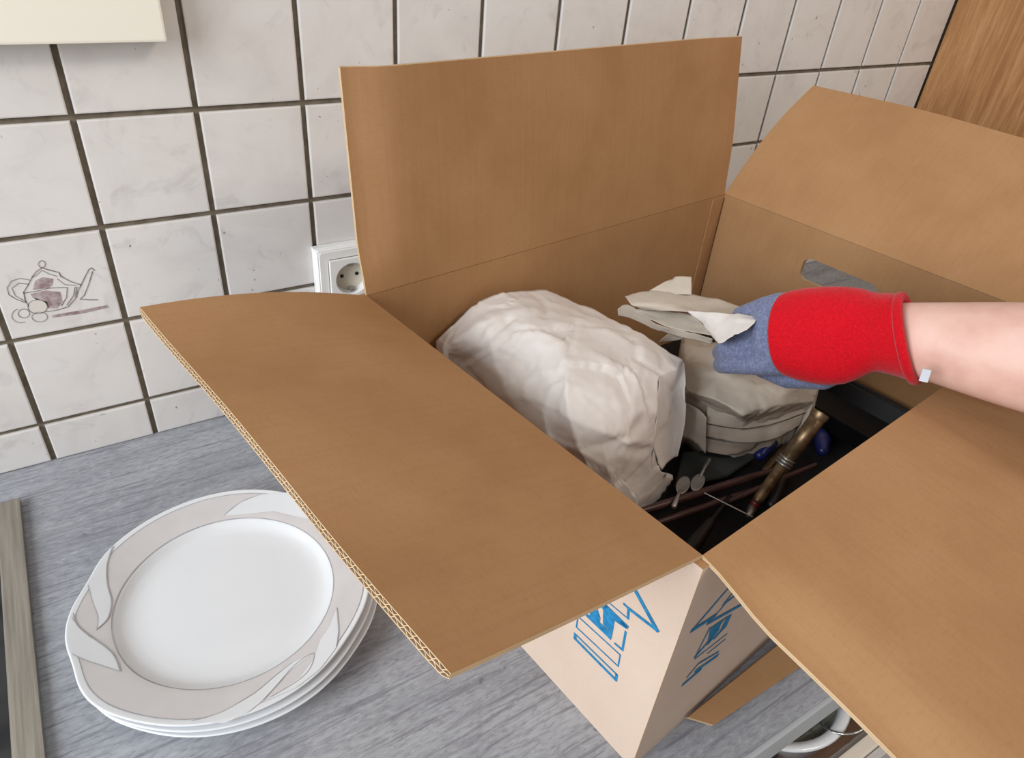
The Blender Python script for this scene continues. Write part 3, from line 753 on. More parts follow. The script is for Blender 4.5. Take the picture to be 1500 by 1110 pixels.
# ---------------------------------------------------------------- hob at the left
hb = thing('hob', 'ceramic hob with brushed steel frame set in the worktop at the left', 'hob')
newobj('glass', box_bm(-0.72, -0.1605, -0.50, -0.085, 0.0002, 0.0045), M_glass, hb)
for a in ((-0.1604, -0.1395, -0.5205, -0.0595), (-0.7405, -0.7205, -0.5205, -0.0595)):
    newobj('frame_side', box_bm(a[0], a[1], a[2], a[3], 0.0002, 0.0075, 0.0018, 2), M_brush, hb)
for a in ((-0.7203, -0.1606, -0.0845, -0.0595), (-0.7203, -0.1606, -0.5205, -0.5005)):
    newobj('frame_end', box_bm(a[0], a[1], a[2], a[3], 0.0002, 0.0073, 0.0018, 2), M_brush, hb)

# ---------------------------------------------------------------- plates
PCX, PCY = 0.012, -0.3006
PR = 0.1244
def plate_lobe(a, r):
    if r < 0.085: return 0.0
    k = (r - 0.085) / (PR - 0.085)
    d = math.degrees(a)
    def g(c, w):
        t = (d - c + 180) % 360 - 180
        return math.exp(-(t / w) ** 2)
    s = -0.0042 * g(149, 12) - 0.0022 * g(-172, 9) + 0.0028 * g(-152, 14) - 0.0024 * g(-52, 16) - 0.003 * g(30, 12) + 0.0016 * g(75, 25)
    return s * k
P_KEY = [(0.0, 0.0105), (0.03, 0.0105), (0.06, 0.0107), (0.075, 0.0113), (0.083, 0.0128), (0.088, 0.0152), (0.0906, 0.0168), (0.093, 0.0178), (0.100, 0.0194), (0.108, 0.0210), (0.116, 0.0227), (0.1215, 0.0239), (0.1244, 0.0245)]
P_PROF = [P_KEY[0]]
for _i in range(len(P_KEY) - 1):
    _p = [P_KEY[max(_i - 1, 0)], P_KEY[_i], P_KEY[_i + 1], P_KEY[min(_i + 2, len(P_KEY) - 1)]]
    for _k in (1, 2, 3):
        _t = _k / 3
        _m1 = (_p[2][1] - _p[0][1]) / max(1e-6, _p[2][0] - _p[0][0]); _m2 = (_p[3][1] - _p[1][1]) / max(1e-6, _p[3][0] - _p[1][0])
        _h = _p[2][0] - _p[1][0]
        _z = (2*_t**3-3*_t**2+1)*_p[1][1] + (_t**3-2*_t**2+_t)*_h*_m1 + (-2*_t**3+3*_t**2)*_p[2][1] + (_t**3-_t**2)*_h*_m2
        P_PROF.append((_p[1][0] + _h * _t, _z))
def plate_z(r):
    for (r0, z0), (r1, z1) in zip(P_PROF, P_PROF[1:]):
        if r <= r1: return z0 + (z1 - z0) * (r - r0) / (r1 - r0)
    return P_PROF[-1][1]
PZ = 0.0125          # base of the top plate
def plate_body(name, parent):
    bm = bmesh.new()
    prof = list(P_PROF[1:]) + [(0.1252, 0.0238), (0.1238, 0.0222), (0.110, 0.0178), (0.095, 0.0128), (0.085, 0.0076), (0.078, 0.0040), (0.0775, 0.0003), (0.073, 0.0003), (0.071, 0.0040), (0.03, 0.0050)]
    rg = lathe(bm, prof, 0, 0, 144, plate_lobe)
    bm.faces.new(rg[0]); bm.faces.new(rg[-1][::-1])
    bmesh.ops.recalc_face_normals(bm, faces=bm.faces[:])
    o = newobj(name, bm, M_china, parent, True)
    return o
def conform(bm, off):
    for v in bm.verts:
        r = math.hypot(v.co.x, v.co.y); a_ = math.atan2(v.co.y, v.co.x)
        r0 = r
        for _ in range(4): r0 = r - plate_lobe(a_, r0)
        r = r0
        v.co.z = plate_z(r) + off
def decal_poly(name, pts, mat, parent, off):
    bm = bmesh.new()
    vs_ = [Vector((x - PCX, y - PCY, 0)) for x, y in pts]
    poly(bm, vs_)
    for _ in range(3):
        bmesh.ops.subdivide_edges(bm, edges=bm.edges[:], cuts=1, use_grid_fill=True)
        bmesh.ops.triangulate(bm, faces=bm.faces[:])
    conform(bm, off)
    bmesh.ops.recalc_face_normals(bm, faces=bm.faces[:])
    if sum(f.normal.z for f in bm.faces) < 0: bmesh.ops.reverse_faces(bm, faces=bm.faces[:])
    return newobj(name, bm, mat, parent, True)
def decal_line(name, pts, w, parent, off):
    p = [Vector((x - PCX, y - PCY, 0)) for x, y in pts]
    q = []
    for i in range(len(p) - 1):
        p0, p1, p2, p3 = p[max(i - 1, 0)], p[i], p[i + 1], p[min(i + 2, len(p) - 1)]
        for k in range(6):
            t = k / 6
            q.append(0.5 * (2 * p1 + (p2 - p0) * t + (2 * p0 - 5 * p1 + 4 * p2 - p3) * t * t + (3 * p1 - 3 * p2 + p3 - p0) * t ** 3))
    q.append(p[-1])
    bm = bmesh.new(); ribbon(bm, q, w, Vector((0, 0, 1))); conform(bm, off)
    return newobj(name, bm, M_line, parent, True)
def ring_decal(name, r0, r1, mat, parent, off, steps=4, lobe=True):
    bm = bmesh.new()
    prof = [(r0 + (r1 - r0) * i / steps, 0) for i in range(steps + 1)]
    lathe(bm, prof, 0, 0, 144, plate_lobe if lobe else None)
    conform(bm, off)
    bmesh.ops.recalc_face_normals(bm, faces=bm.faces[:])
    if sum(f.normal.z for f in bm.faces) < 0: bmesh.ops.reverse_faces(bm, faces=bm.faces[:])
    return newobj(name, bm, mat, parent, True)
plate_labels = ['top plate of the stack with mauve rim and white leaf pattern', 'middle plate of the stack, only its white rim showing', 'bottom plate of the stack resting on the grey worktop']
for k, (dx, dy, dz, rz) in enumerate(((0, 0, PZ, 0), (0.0030, -0.0030, 0.0064, 0.03), (0.0055, -0.0050, 0.0003, -0.04))):
    p = thing('dinner_plate', plate_labels[k], 'plate', 'stacked dinner plates')
    p.location = (PCX + dx, PCY + dy, dz)
    p.rotation_euler.z = rz
    plate_body('body', p)
    if k == 0:
        ring_decal('rim_band', 0.0925, 0.1195, M_mauve, p, 0.00030, 12)
        ring_decal('rim_line', 0.1193, 0.1199, M_line, p, 0.00045, 1)
        ring_decal('well_line', 0.0917, 0.0925, M_line, p, 0.00045, 1, False)
        for pts in DATA['PLATE']['leaves']:
            decal_poly('leaf_pattern', pts, M_leaf, p, 0.00060)
        for pts, w in DATA['PLATE']['lines']:
            decal_line('leaf_line', pts, w * 0.8, p, 0.00085)

# ---------------------------------------------------------------- the cardboard box
BX = {k: V(v) for k, v in DATA['BOX'].items()}
FL = {k: V(v) for k, v in DATA['FLAP'].items()}
TH = 0.0062
cb = thing('cardboard_box', 'open double-wall cardboard moving box with blue print and four open flaps', 'box')

def board(name, P00, P10, P11, P01, parent, bend=None, th=TH, flutes=True, nu=24, nv=10, flip=False, mats=None):
    """corrugated sheet; (u along fold, v away from fold). The corner points lie on the inside liner."""
    nrm = (P10 - P00).cross(P01 - P00).normalized()
    if flip: nrm = -nrm
    lu = (P10 - P00).length; lv = (P01 - P00).length
    def tf(u): return 0.5 + 0.5 * soft(min(u, 1 - u) * lu, 0.0, 0.006) if flutes else 1.0
    def pos(u, v):
        p = P00.lerp(P10, u).lerp(P01.lerp(P11, u), v)
        if bend: p = p + bend(u, v)
        return p
    US = [0.0, 0.004 / lu] + [i / (nu - 2) for i in range(1, nu - 2)] + [1 - 0.004 / lu, 1.0] if flutes else [i / nu for i in range(nu + 1)]
    def posl(u, v):
        k = 0
        while k < nu - 1 and US[k + 1] < u: k += 1
        t = (u - US[k]) / (US[k + 1] - US[k])
        return pos(US[k], v).lerp(pos(US[k + 1], v), t)
    bm = bmesh.new()
    uvl = bm.loops.layers.uv.new('UVMap')
    def sheet(d0, d1, mi_top, mi_bot, mi_edge, nu=nu):
        us = US
        g0 = [[bm.verts.new(pos(us[i], j / nv) - nrm * d0 * tf(us[i])) for j in range(nv + 1)] for i in range(nu + 1)]
        g1 = [[bm.verts.new(pos(us[i], j / nv) - nrm * d1 * tf(us[i])) for j in range(nv + 1)] for i in range(nu + 1)]
        uvm = {}
        for g in (g0, g1):
            for i in range(nu + 1):
                for j in range(nv + 1): uvm[g[i][j]] = (us[i] * lu, j / nv * lv)
        def face(vsx, mi):
            f = bm.faces.new(vsx); f.material_index = mi; f.smooth = mi != 2
            for l in f.loops: l[uvl].uv = uvm[l.vert]
        for i in range(nu):
            for j in range(nv):
                face((g0[i][j], g0[i + 1][j], g0[i + 1][j + 1], g0[i][j + 1]), mi_top)
                face((g1[i][j + 1], g1[i + 1][j + 1], g1[i + 1][j], g1[i][j]), mi_bot)
            face((g0[i][nv], g0[i + 1][nv], g1[i + 1][nv], g1[i][nv]), mi_edge)
            face((g0[i + 1][0], g0[i][0], g1[i][0], g1[i + 1][0]), 0)
        for j in range(nv):
            face((g0[0][j], g0[0][j + 1], g1[0][j + 1], g1[0][j]), mi_edge)
            face((g0[nu][j + 1], g0[nu][j], g1[nu][j], g1[nu][j + 1]), mi_edge)
    if not flutes:
        sheet(0, th, 0, 1, 2)
    else:
        li = 0.0006
        sheet(0, li, 0, 0, 2)
        sheet(th / 2 - li / 2, th / 2 + li / 2, 2, 2, 2)
        sheet(th - li, th, 1, 1, 2)
        # the wavy paper between the liners, open at the outer edge
        waves = int(lu / 0.0072); n = waves * 8; hw = 0.00032
        for da, db, ph in ((li * 0.7, th / 2 - li * 0.3, 0.0), (th / 2 + li * 0.3, th - li * 0.7, 1.4)):
            gr = []
            for i in range(n + 1):
                u = i / n
                w = 0.5 + 0.5 * math.sin(2 * math.pi * i / 8 + ph + 0.8 * noise.noise(Vector((u * 30, ph, 0))))
                d = da + (db - da) * w
                gr.append([bm.verts.new(posl(u, v_) - nrm * (d + h_) * tf(u)) for v_, h_ in ((0.90, -hw), (0.9995, -hw), (0.9995, hw), (0.90, hw))])
            for i in range(n):
                for j in range(3):
                    f = bm.faces.new((gr[i][j], gr[i + 1][j], gr[i + 1][j + 1], gr[i][j + 1]))
                    f.material_index = 2
                    for l in f.loops: l[uvl].uv = (i / n * lu, 0.01 * j)
        # closed side edges (parallel to the flutes): folded liner paper
        for uu in (0.0, 1.0):
            a = [bm.verts.new(pos(uu, j / nv) - nrm * 0.0002) for j in range(nv + 1)]
            b = [bm.verts.new(pos(uu, j / nv) - nrm * (th * 0.5 - 0.0002)) for j in range(nv + 1)]
            for j in range(nv):
                f = bm.faces.new((a[j], a[j + 1], b[j + 1], b[j])); f.material_index = 2
                for l in f.loops: l[uvl].uv = (0.01, 0.01 * j)
    o = newobj(name, bm, mats or [M_card_in, M_card_out, M_card_edge], parent)
    o.data.set_sharp_from_angle(angle=math.radians(35))
    return o

# panels: inside face on the named corners, thickness outwards
# (the measured foot of the box is its outer edge, so the inside foot lies one board thickness further in)
_eu = (BX['d'] - BX['c']).normalized(); _ev = (BX['a'] - BX['c']).normalized()
BX['c'] += (_eu + _ev) * TH; BX['d'] += (_ev - _eu) * TH; BX['a'] += (_eu - _ev) * TH; BX['b'] -= (_eu + _ev) * TH
for k in 'abcd': BX[k] = BX[k] + UP * 0.0004
def panel(name, P, Q, q, p, drop=0.003):
    e = (Q - P).normalized() * 0.0060; dz = UP * drop
    return board(name, P - e - dz, Q + e - dz, q + e, p - e, cb, flutes=False, nu=16, nv=8, flip=True)
pl = panel('left_panel', BX['C'], BX['A'], BX['a'], BX['c'])
pb = panel('back_panel', BX['A'], BX['B'], BX['b'], BX['a'], 0.0006)
pn = panel('near_panel', BX['D'], BX['C'], BX['c'], BX['d'])
# right panel with the hand hole
def right_panel():
    P0, P1, Q1, Q0 = BX['B'], BX['D'], BX['d'], BX['b']
    lu = (P1 - P0).length; lv = (Q0 - P0).length
    eu = (P1 - P0).normalized(); ev = (Q0 - P0).normalized()
    nrm = -eu.cross(ev).normalized()
    P0, P1 = P0 - UP * 0.0006, P1 - UP * 0.0006
    def at(u, v): return P0.lerp(P1, u / lu).lerp(Q0.lerp(Q1, u / lu), v / lv)
    outer = [(0, 0), (lu, 0), (lu, lv), (0, lv)]
    u0, u1, v0, v1 = 0.136, 0.236, 0.037, 0.067
    r = 0.010
    hole = []
    for cx_, cy_, a0 in ((u0 + r, v0 + r, 180), (u1 - r, v0 + r, 270), (u1 - r, v1 - r, 0), (u0 + r, v1 - r, 90)):
        for k in range(5):
            a = math.radians(a0 + 22.5 * k)
            hole.append((cx_ + r * math.cos(a), cy_ + r * math.sin(a)))
    hole = hole[::-1]
    tri = geometry.tessellate_polygon([[Vector((x, y, 0)) for x, y in outer], [Vector((x, y, 0)) for x, y in hole]])
    flat = outer + hole
    bm = bmesh.new(); uvl = bm.loops.layers.uv.new('UVMap')
    top = [bm.verts.new(at(x, y)) for x, y in flat]
    bot = [bm.verts.new(at(x, y) - nrm * TH) for x, y in flat]
    def face(vv, mi, uvs):
        try: f = bm.faces.new(vv)
        except ValueError: return
        f.material_index = mi
        for l, t in zip(f.loops, uvs): l[uvl].uv = t
    for t in tri:
        a = [top[i] for i in t]
        nn = (a[1].co - a[0].co).cross(a[2].co - a[0].co)
        t = list(t) if nn.dot(nrm) > 0 else list(t)[::-1]
        face([top[i] for i in t], 0, [flat[i] for i in t])
        face([bot[i] for i in t[::-1]], 1, [flat[i] for i in t[::-1]])
    for s, n_ in ((0, 4), (4, len(hole))):
        for k in range(n_):
            i, j = s + k, s + (k + 1) % n_
            face((top[i], top[j], bot[j], bot[i]), 2, [flat[i], flat[j], flat[j], flat[i]])
    o = newobj('right_panel', bm, [M_card_in, M_card_out, M_card_edge], cb)
    # pushed-out piece of board hanging behind the hole
    q = lambda u, v, d: at(u, v) - nrm * d
    board('hand_hole_flap', q(u0 + 0.002, v0 + 0.001, TH + 0.0005), q(u1 - 0.002, v0 + 0.001, TH + 0.0005), q(u1 - 0.002, v0 + 0.012, TH + 0.026), q(u0 + 0.002, v0 + 0.012, TH + 0.026), o, flutes=True, th=0.005, nu=6, nv=4, flip=True)
    return o
pr = right_panel()
ins = 0.004
newobj('bottom_panel', None or (lambda bm: bm)(box_bm(0, 1, 0, 1, 0, 1)), M_card_in, cb)
_bo = bpy.data.objects['bottom_panel']
_pts = [BX['c'], BX['d'], BX['b'], BX['a']]
_me = bpy.data.meshes.new('bottom_panel')
_me.from_pydata([tuple(p + UP * 0.0005) for p in _pts] + [tuple(p + UP * 0.0065) for p in _pts], [],
                [(3, 2, 1, 0), (4, 5, 6, 7), (0, 1, 5, 4), (1, 2, 6, 5), (2, 3, 7, 6), (3, 0, 4, 7)])
_me.materials.append(M_card_in.m)
_bo.data = _me

# flaps
nL = (BX['A'] - BX['C']).cross(FL['LC'] - BX['C']).normalized()
if nL.z < 0: nL = -nL
board('left_flap', BX['A'], BX['C'], FL['LC'], FL['LA'], cb, flip=False,
      bend=lambda u, v: nL * (0.0065 * 4 * v * (1 - v) * (1 - u) ** 1.2 + 0.0012 * math.sin(9 * u + 4 * v) * v), nu=28, nv=12) if (BX['C'] - BX['A']).cross(FL['LA'] - BX['A']).z > 0 else \
board('left_flap', BX['A'], BX['C'], FL['LC'], FL['LA'], cb, flip=True,
      bend=lambda u, v: nL * (0.0065 * 4 * v * (1 - v) * (1 - u) ** 1.2 + 0.0012 * math.sin(9 * u + 4 * v) * v), nu=28, nv=12)
def flap(name, P00, P10, P11, P01, facing, bend=None, **kw):
    n0 = (P10 - P00).cross(P01 - P00)
    return board(name, P00, P10, P11, P01, cb, bend=bend, flip=n0.dot(facing) < 0, **kw)
flap('back_flap', BX['A'], BX['B'], FL['BB'], FL['BA'], Vector((0, -1, 0)),
     bend=lambda u, v: Vector((0, 1, 0)) * (0.010 * (1 - soft(u, 0.0, 0.075)) * soft(v, 0.0, 0.25) - 0.004 * math.sin(math.pi * v) * math.sin(math.pi * u) + 0.006 * soft(u, 0.84, 1.0) * soft(v, 0, 0.4) * -1), nu=40, nv=12)
flap('right_flap', BX['B'], BX['D'], FL['RD'], FL['RB'], Vector((-1, 0, 1)),
     bend=lambda u, v: Vector((-0.5, 0, 0.86)) * (0.010 * math.sin(math.pi * v) ** 0.8 * (1 - 0.5 * u) + 0.002 * math.sin(8 * u + 5 * v) * v), nu=28, nv=14)
flap('near_flap', BX['C'], BX['D'], FL['ND'], FL['NC'], Vector((0, 0, 1)),
     bend=lambda u, v: UP * (0.006 * math.sin(math.pi * v) * 0.6 - 0.0105 * (1 - soft(u, 0.0, 0.07)) * soft(v, 0, 0.3)), nu=44, nv=14)
# glue tab inside the corner
ed = (BX['B'] - BX['A']).normalized()
dn = (BX['b'] - BX['B'])
off = Vector((ed.y, -ed.x, 0)) * 0.0020
t0 = BX['B'] - ed * 0.027 - UP * 0.004 + off; t1 = BX['B'] - ed * 0.0035 - UP * 0.004 + off
board('glue_tab', t0, t1, t1 + dn * 0.95, t0 + dn * 0.95, cb, flutes=False, th=0.0018, nu=4, nv=8, mats=[M_card_in, M_card_in, M_card_in], flip=((t1 - t0).cross(dn)).dot(off) < 0)
# bottom flap poking out on the near side
q0, q1, q2, q3 = Vector((0.310, -0.5865, 0.010)), Vector((0.66, -0.566, 0.036)), Vector((0.66, -0.601, 0.0045)), Vector((0.328, -0.601, 0.0045))
board('bottom_flap', q0, q1, q2, q3, cb, flutes=False, th=0.005, nu=10, nv=4, flip=(q1 - q0).cross(q3 - q0).dot(Vector((0, -1, 1))) < 0)

# printed marks on two panels
def print_marks(name, d, parent, P, Q, S):
    bm = bmesh.new(); nrm = (Q - P).cross(S - P).normalized()
    if nrm.dot(V(d['n'])) < 0: nrm = -nrm
    for pts, w in d['strokes']: ribbon(bm, pts, w, nrm)
    for pts in d['fills']: poly(bm, [V(p) + nrm * 0.0002 for p in pts])
    bmesh.ops.subdivide_edges(bm, edges=[e for e in bm.edges if e.calc_length() > 0.012], cuts=3)
    bmesh.ops.triangulate(bm, faces=bm.faces[:])
    tree = BVHTree.FromPolygons([v.co.copy() for v in parent.data.vertices], [tuple(p.vertices) for p in parent.data.polygons])
    for v in bm.verts:
        hit = tree.ray_cast(v.co + nrm * 0.04, -nrm)
        if hit[0] is not None: v.co = hit[0] + nrm * 0.0004
    for f in bm.faces:
        f.normal_update()
        if f.normal.dot(nrm) < 0: f.normal_flip()
    return newobj(name, bm, M_print, parent)
print_marks('printed_logo', DATA['LOGO_L'], pl, BX['C'] - UP * 0.003, BX['a'], BX['c'])
print_marks('printed_logo', DATA['LOGO_N'], pn, BX['C'] - UP * 0.003, BX['d'], BX['c'])

# ---------------------------------------------------------------- contents of the box
def inside(u, v, z):
    """point inside the box, u 0..1 left-right, v 0..1 near-back"""
    p = BX['c'].lerp(BX['d'], u).lerp(BX['a'].lerp(BX['b'], u), v)
    return Vector((p.x, p.y, z))
# black bag lining
bm = bmesh.new()
N1, N2 = 40, 30
g = [[None] * (N2 + 1) for _ in range(N1 + 1)]
for i in range(N1 + 1):
    for j in range(N2 + 1):
        u = 0.025 + 0.95 * i / N1; v = 0.035 + 0.93 * j / N2
        p = inside(u, v, 0)
        z = 0.048 + 0.016 * noise.noise(Vector((p.x * 14, p.y * 14, 1))) + 0.010 * abs(noise.noise(Vector((p.x * 34, p.y * 34, 4))))
        e = min(u, 1 - u, v * 0.8, (1 - v) * 0.8)
        g[i][j] = bm.verts.new((p.x, p.y, z))
for i in range(N1):
    for j in range(N2):
        bm.faces.new((g[i][j], g[i + 1][j], g[i + 1][j + 1], g[i][j + 1]))
bag = newobj('black_bag', bm, M_dark, None, True)
sm = bag.modifiers.new('thickness', 'SOLIDIFY'); sm.thickness = 0.012; sm.offset = -1
tag(bag, 'black crumpled bag lying under the utensils in the box', 'bag')

# black tray along the right panel
tr = thing('baking_tray', 'black enamel tray lying in the box along its right panel', 'tray')
bm = bmesh.new()
cor = [inside(0.80, 0.10, 0), inside(0.965, 0.10, 0), inside(0.965, 0.80, 0), inside(0.80, 0.80, 0)]
cen = sum(cor, Vector()) / 4
def ringat(k, z): return [bm.verts.new(Vector((0, 0, z)) + cen + (c - cen) * k) for c in cor]
rr_ = [ringat(0.86, 0.068), ringat(1.0, 0.096), ringat(1.06, 0.097), ringat(1.06, 0.095), ringat(0.97, 0.092), ringat(0.84, 0.072)]
for a, b in zip(rr_, rr_[1:]):
    for k in range(4): bm.faces.new((a[k], a[(k + 1) % 4], b[(k + 1) % 4], b[k]))
bm.faces.new(rr_[0][::-1]); bm.faces.new(rr_[-1])
bmesh.ops.recalc_face_normals(bm, faces=bm.faces[:])
newobj('tray_body', bm, M_tray, tr)

PT = {k: V(v) for k, v in DATA['PT'].items()}
# brass tube handle
tb = thing('brass_tube', 'tarnished brass tubular handle with open end lying across the box contents', 'utensil')
def along(a, b, t): return a.lerp(b, t)
a, m_, c_, e_ = PT['tube_top'], PT['tube_ring'], PT['tube_mid'], PT['tube_tip']
ax = (m_ - a).normalized()
bm = bmesh.new(); s, t = frame_of(ax)
def hollow(bm, p0, p1, r0, r1, ri, depth, seg=20):
    d = (p1 - p0).normalized(); s, t = frame_of(d)
    prof = [(p0 + d * depth, ri), (p0, ri), (p0, r0 * 1.0), (p1, r1)]
    rg = [[bm.verts.new(p + s * r * math.cos(2 * math.pi * k / seg) + t * r * math.sin(2 * math.pi * k / seg)) for k in range(seg)] for p, r in prof]
    for x, y in zip(rg, rg[1:]):
        for k in range(seg): bm.faces.new((x[k], x[(k + 1) % seg], y[(k + 1) % seg], y[k]))
    bm.faces.new(rg[0]); bm.faces.new(rg[-1])
    bmesh.ops.recalc_face_normals(bm, faces=bm.faces[:])
hollow(bm, a, m_, 0.0080, 0.0080, 0.0058, 0.03)
newobj('upper_tube', bm, M_brass, tb, True)
bm = bmesh.new()
d = ax
tube(bm, [a - d * 0.002, a + d * 0.0015, a + d * 0.006], [0.0092, 0.0097, 0.0082], 20, caps=False)
newobj('end_rim', bm, M_brass, tb, True)
bm = bmesh.new()
for k in range(3):
    q = m_ + d * (0.0035 * k - 0.002)
    tube(bm, [q - d * 0.0014, q - d * 0.0006, q + d * 0.0006, q + d * 0.0014], [0.0076, 0.0090, 0.0090, 0.0076], 20)
newobj('ring', bm, M_steel, tb, True)
bm = bmesh.new(); capsule(bm, [m_ + d * 0.004, c_], [0.0062, 0.0054], 16)
newobj('lower_tube', bm, M_brass, tb, True)
bm = bmesh.new(); capsule(bm, [c_ + d * 0.004, c_ + d * 0.0065], [0.0050, 0.0048], 16)
newobj('red_collar', bm, M_redp, tb, True)
bm = bmesh.new(); capsule(bm, [c_ + d * 0.010, e_], [0.0050, 0.0036], 14)
newobj('tip', bm, M_steel, tb, True)

def stick(name, p, q, r, mat, label, cat, sag=0.0, group=None):
    bm = bmesh.new()
    mid = (p + q) / 2 + UP * sag
    capsule(bm, [p, p.lerp(mid, .5) + UP * sag * .3, mid, mid.lerp(q, .5) + UP * sag * .3, q], [r * .8, r, r, r, r * .75], 10)
    o = newobj(name, bm, mat, None, True)
    return tag(o, label, cat, group)
stick('wooden_stick', PT['st1a'], PT['st1b'], 0.0042, M_brown, 'long dark brown wooden stick nearest the wrapped paper bundle', 'utensil')
stick('wooden_stick', PT['st2a'] + Vector((0.004, -0.010, -0.004)), PT['st2b'], 0.0036, M_brown, 'thinner brown stick lying just in front of the long one', 'utensil')
stick('wooden_stick', PT['st3a'] + Vector((0, -0.004, 0.004)), PT['st3b'] + Vector((0, 0, 0.01)), 0.0030, M_brown, 'short brown stick passing under the brass tube', 'utensil')
stick('steel_skewer', PT['wire_a'], PT['wire_b'], 0.0009, M_steel, 'thin bright steel skewer pointing at the brass tube tip', 'skewer')
stick('brass_rod', PT['st4a'], PT['st4b'], 0.0042, M_brass, 'short brass rod behind the brass tube', 'utensil')
# dark green sheet
gb = [PT['gr1'] + UP * 0.004, PT['gr4'] + Vector((0.02, 0.0, 0.004)), PT['gr2'] + Vector((0, -0.022, -0.004)), PT['gr3'] + Vector((0.0, -0.004, -0.004))]
bm = bmesh.new()
lo_ = [bm.verts.new(p - UP * 0.004) for p in gb]; hi_ = [bm.verts.new(p) for p in gb]
bm.faces.new(hi_); bm.faces.new(lo_[::-1])
for k in range(4): bm.faces.new((lo_[k], lo_[(k + 1) % 4], hi_[(k + 1) % 4], hi_[k]))
bmesh.ops.recalc_face_normals(bm, faces=bm.faces[:])
bmesh.ops.bevel(bm, geom=bm.edges[:], offset=0.0010, segments=2, affect='EDGES')
tag(newobj('chopping_mat', bm, M_green, None), 'dark green plastic sheet between the paper bundle and the sticks', 'plastic sheet')
# blue plastic handles
for p, dvec, lab in ((PT['blue1'], Vector((0.034, 0.012, 0.0)), 'blue plastic handle under the grey crumpled paper'), (PT['blue2'], Vector((0.022, 0.02, 0.0)), 'blue plastic handle right of the brass tube')):
    bm = bmesh.new(); capsule(bm, [p - dvec * 0.5, p + UP * 0.004, p + dvec * 0.6], [0.007, 0.0095, 0.008], 14)
    h = thing('utensil_handle', lab, 'handle')
    newobj('grip', bm, M_bluep, h, True)
    bm = bmesh.new(); capsule(bm, [p + dvec * 0.6, p + dvec * 1.5 - UP * 0.004], [0.0035, 0.0028], 10)
    newobj('shaft', bm, M_steel, h, True)
# small shiny corkscrew-like pieces
def spoon(p, ang, L, label, mat):
    h = thing('teaspoon', label, 'spoon')
    d = Vector((math.cos(ang), math.sin(ang), 0.0))
    bm = bmesh.new(); bmesh.ops.create_uvsphere(bm, u_segments=18, v_segments=10, radius=1)
    s_ = Vector((-d.y, d.x, 0))
    for v in bm.verts:
        c = v.co.copy()
        zz = c.z * 0.0022 - 0.003 * (1 - min(1, c.x * c.x + c.y * c.y))
        v.co = p + d * (c.x * 0.015) + s_ * (c.y * 0.0065) + UP * zz
    newobj('bowl', bm, mat, h, True)
    bm = bmesh.new(); capsule(bm, [p + d * 0.010, p + d * (0.5 * L) + UP * 0.003, p + d * L], [0.0018, 0.0016, 0.0030], 8)
    newobj('stem', bm, mat, h, True)
spoon(PT['shine1'] + UP * 0.002, 3.7, 0.035, 'small shiny steel spoon at the foot of the paper bundle', M_steel)
spoon(PT['shine2'] + UP * 0.0, 0.5, 0.04, 'second small steel spoon beside the dark green sheet', M_steel)
for k, (u, v, an, L, lab) in enumerate(((0.30, 0.22, 0.35, 0.16, 'black kitchen tool handle deep in the near corner of the box'), (0.40, 0.14, 0.15, 0.18, 'black kitchen tool handle beside the near panel of the box'), (0.62, 0.25, 0.5, 0.14, 'black kitchen tool handle right of the brass tube tip'))):
    p = inside(u, v, 0.074)
    d = Vector((math.cos(an), math.sin(an), 0.02))
    h = thing('kitchen_tool', lab, 'utensil')
    bm = bmesh.new(); capsule(bm, [p - d * L * 0.5, p, p + d * L * 0.2], [0.006, 0.008, 0.0055], 12)
    newobj('grip', bm, M_black, h, True)
    bm = bmesh.new(); capsule(bm, [p + d * L * 0.2, p + d * L * 0.5], [0.0028, 0.0022], 8)
    newobj('shaft', bm, M_steel if k == 2 else M_tray, h, True)

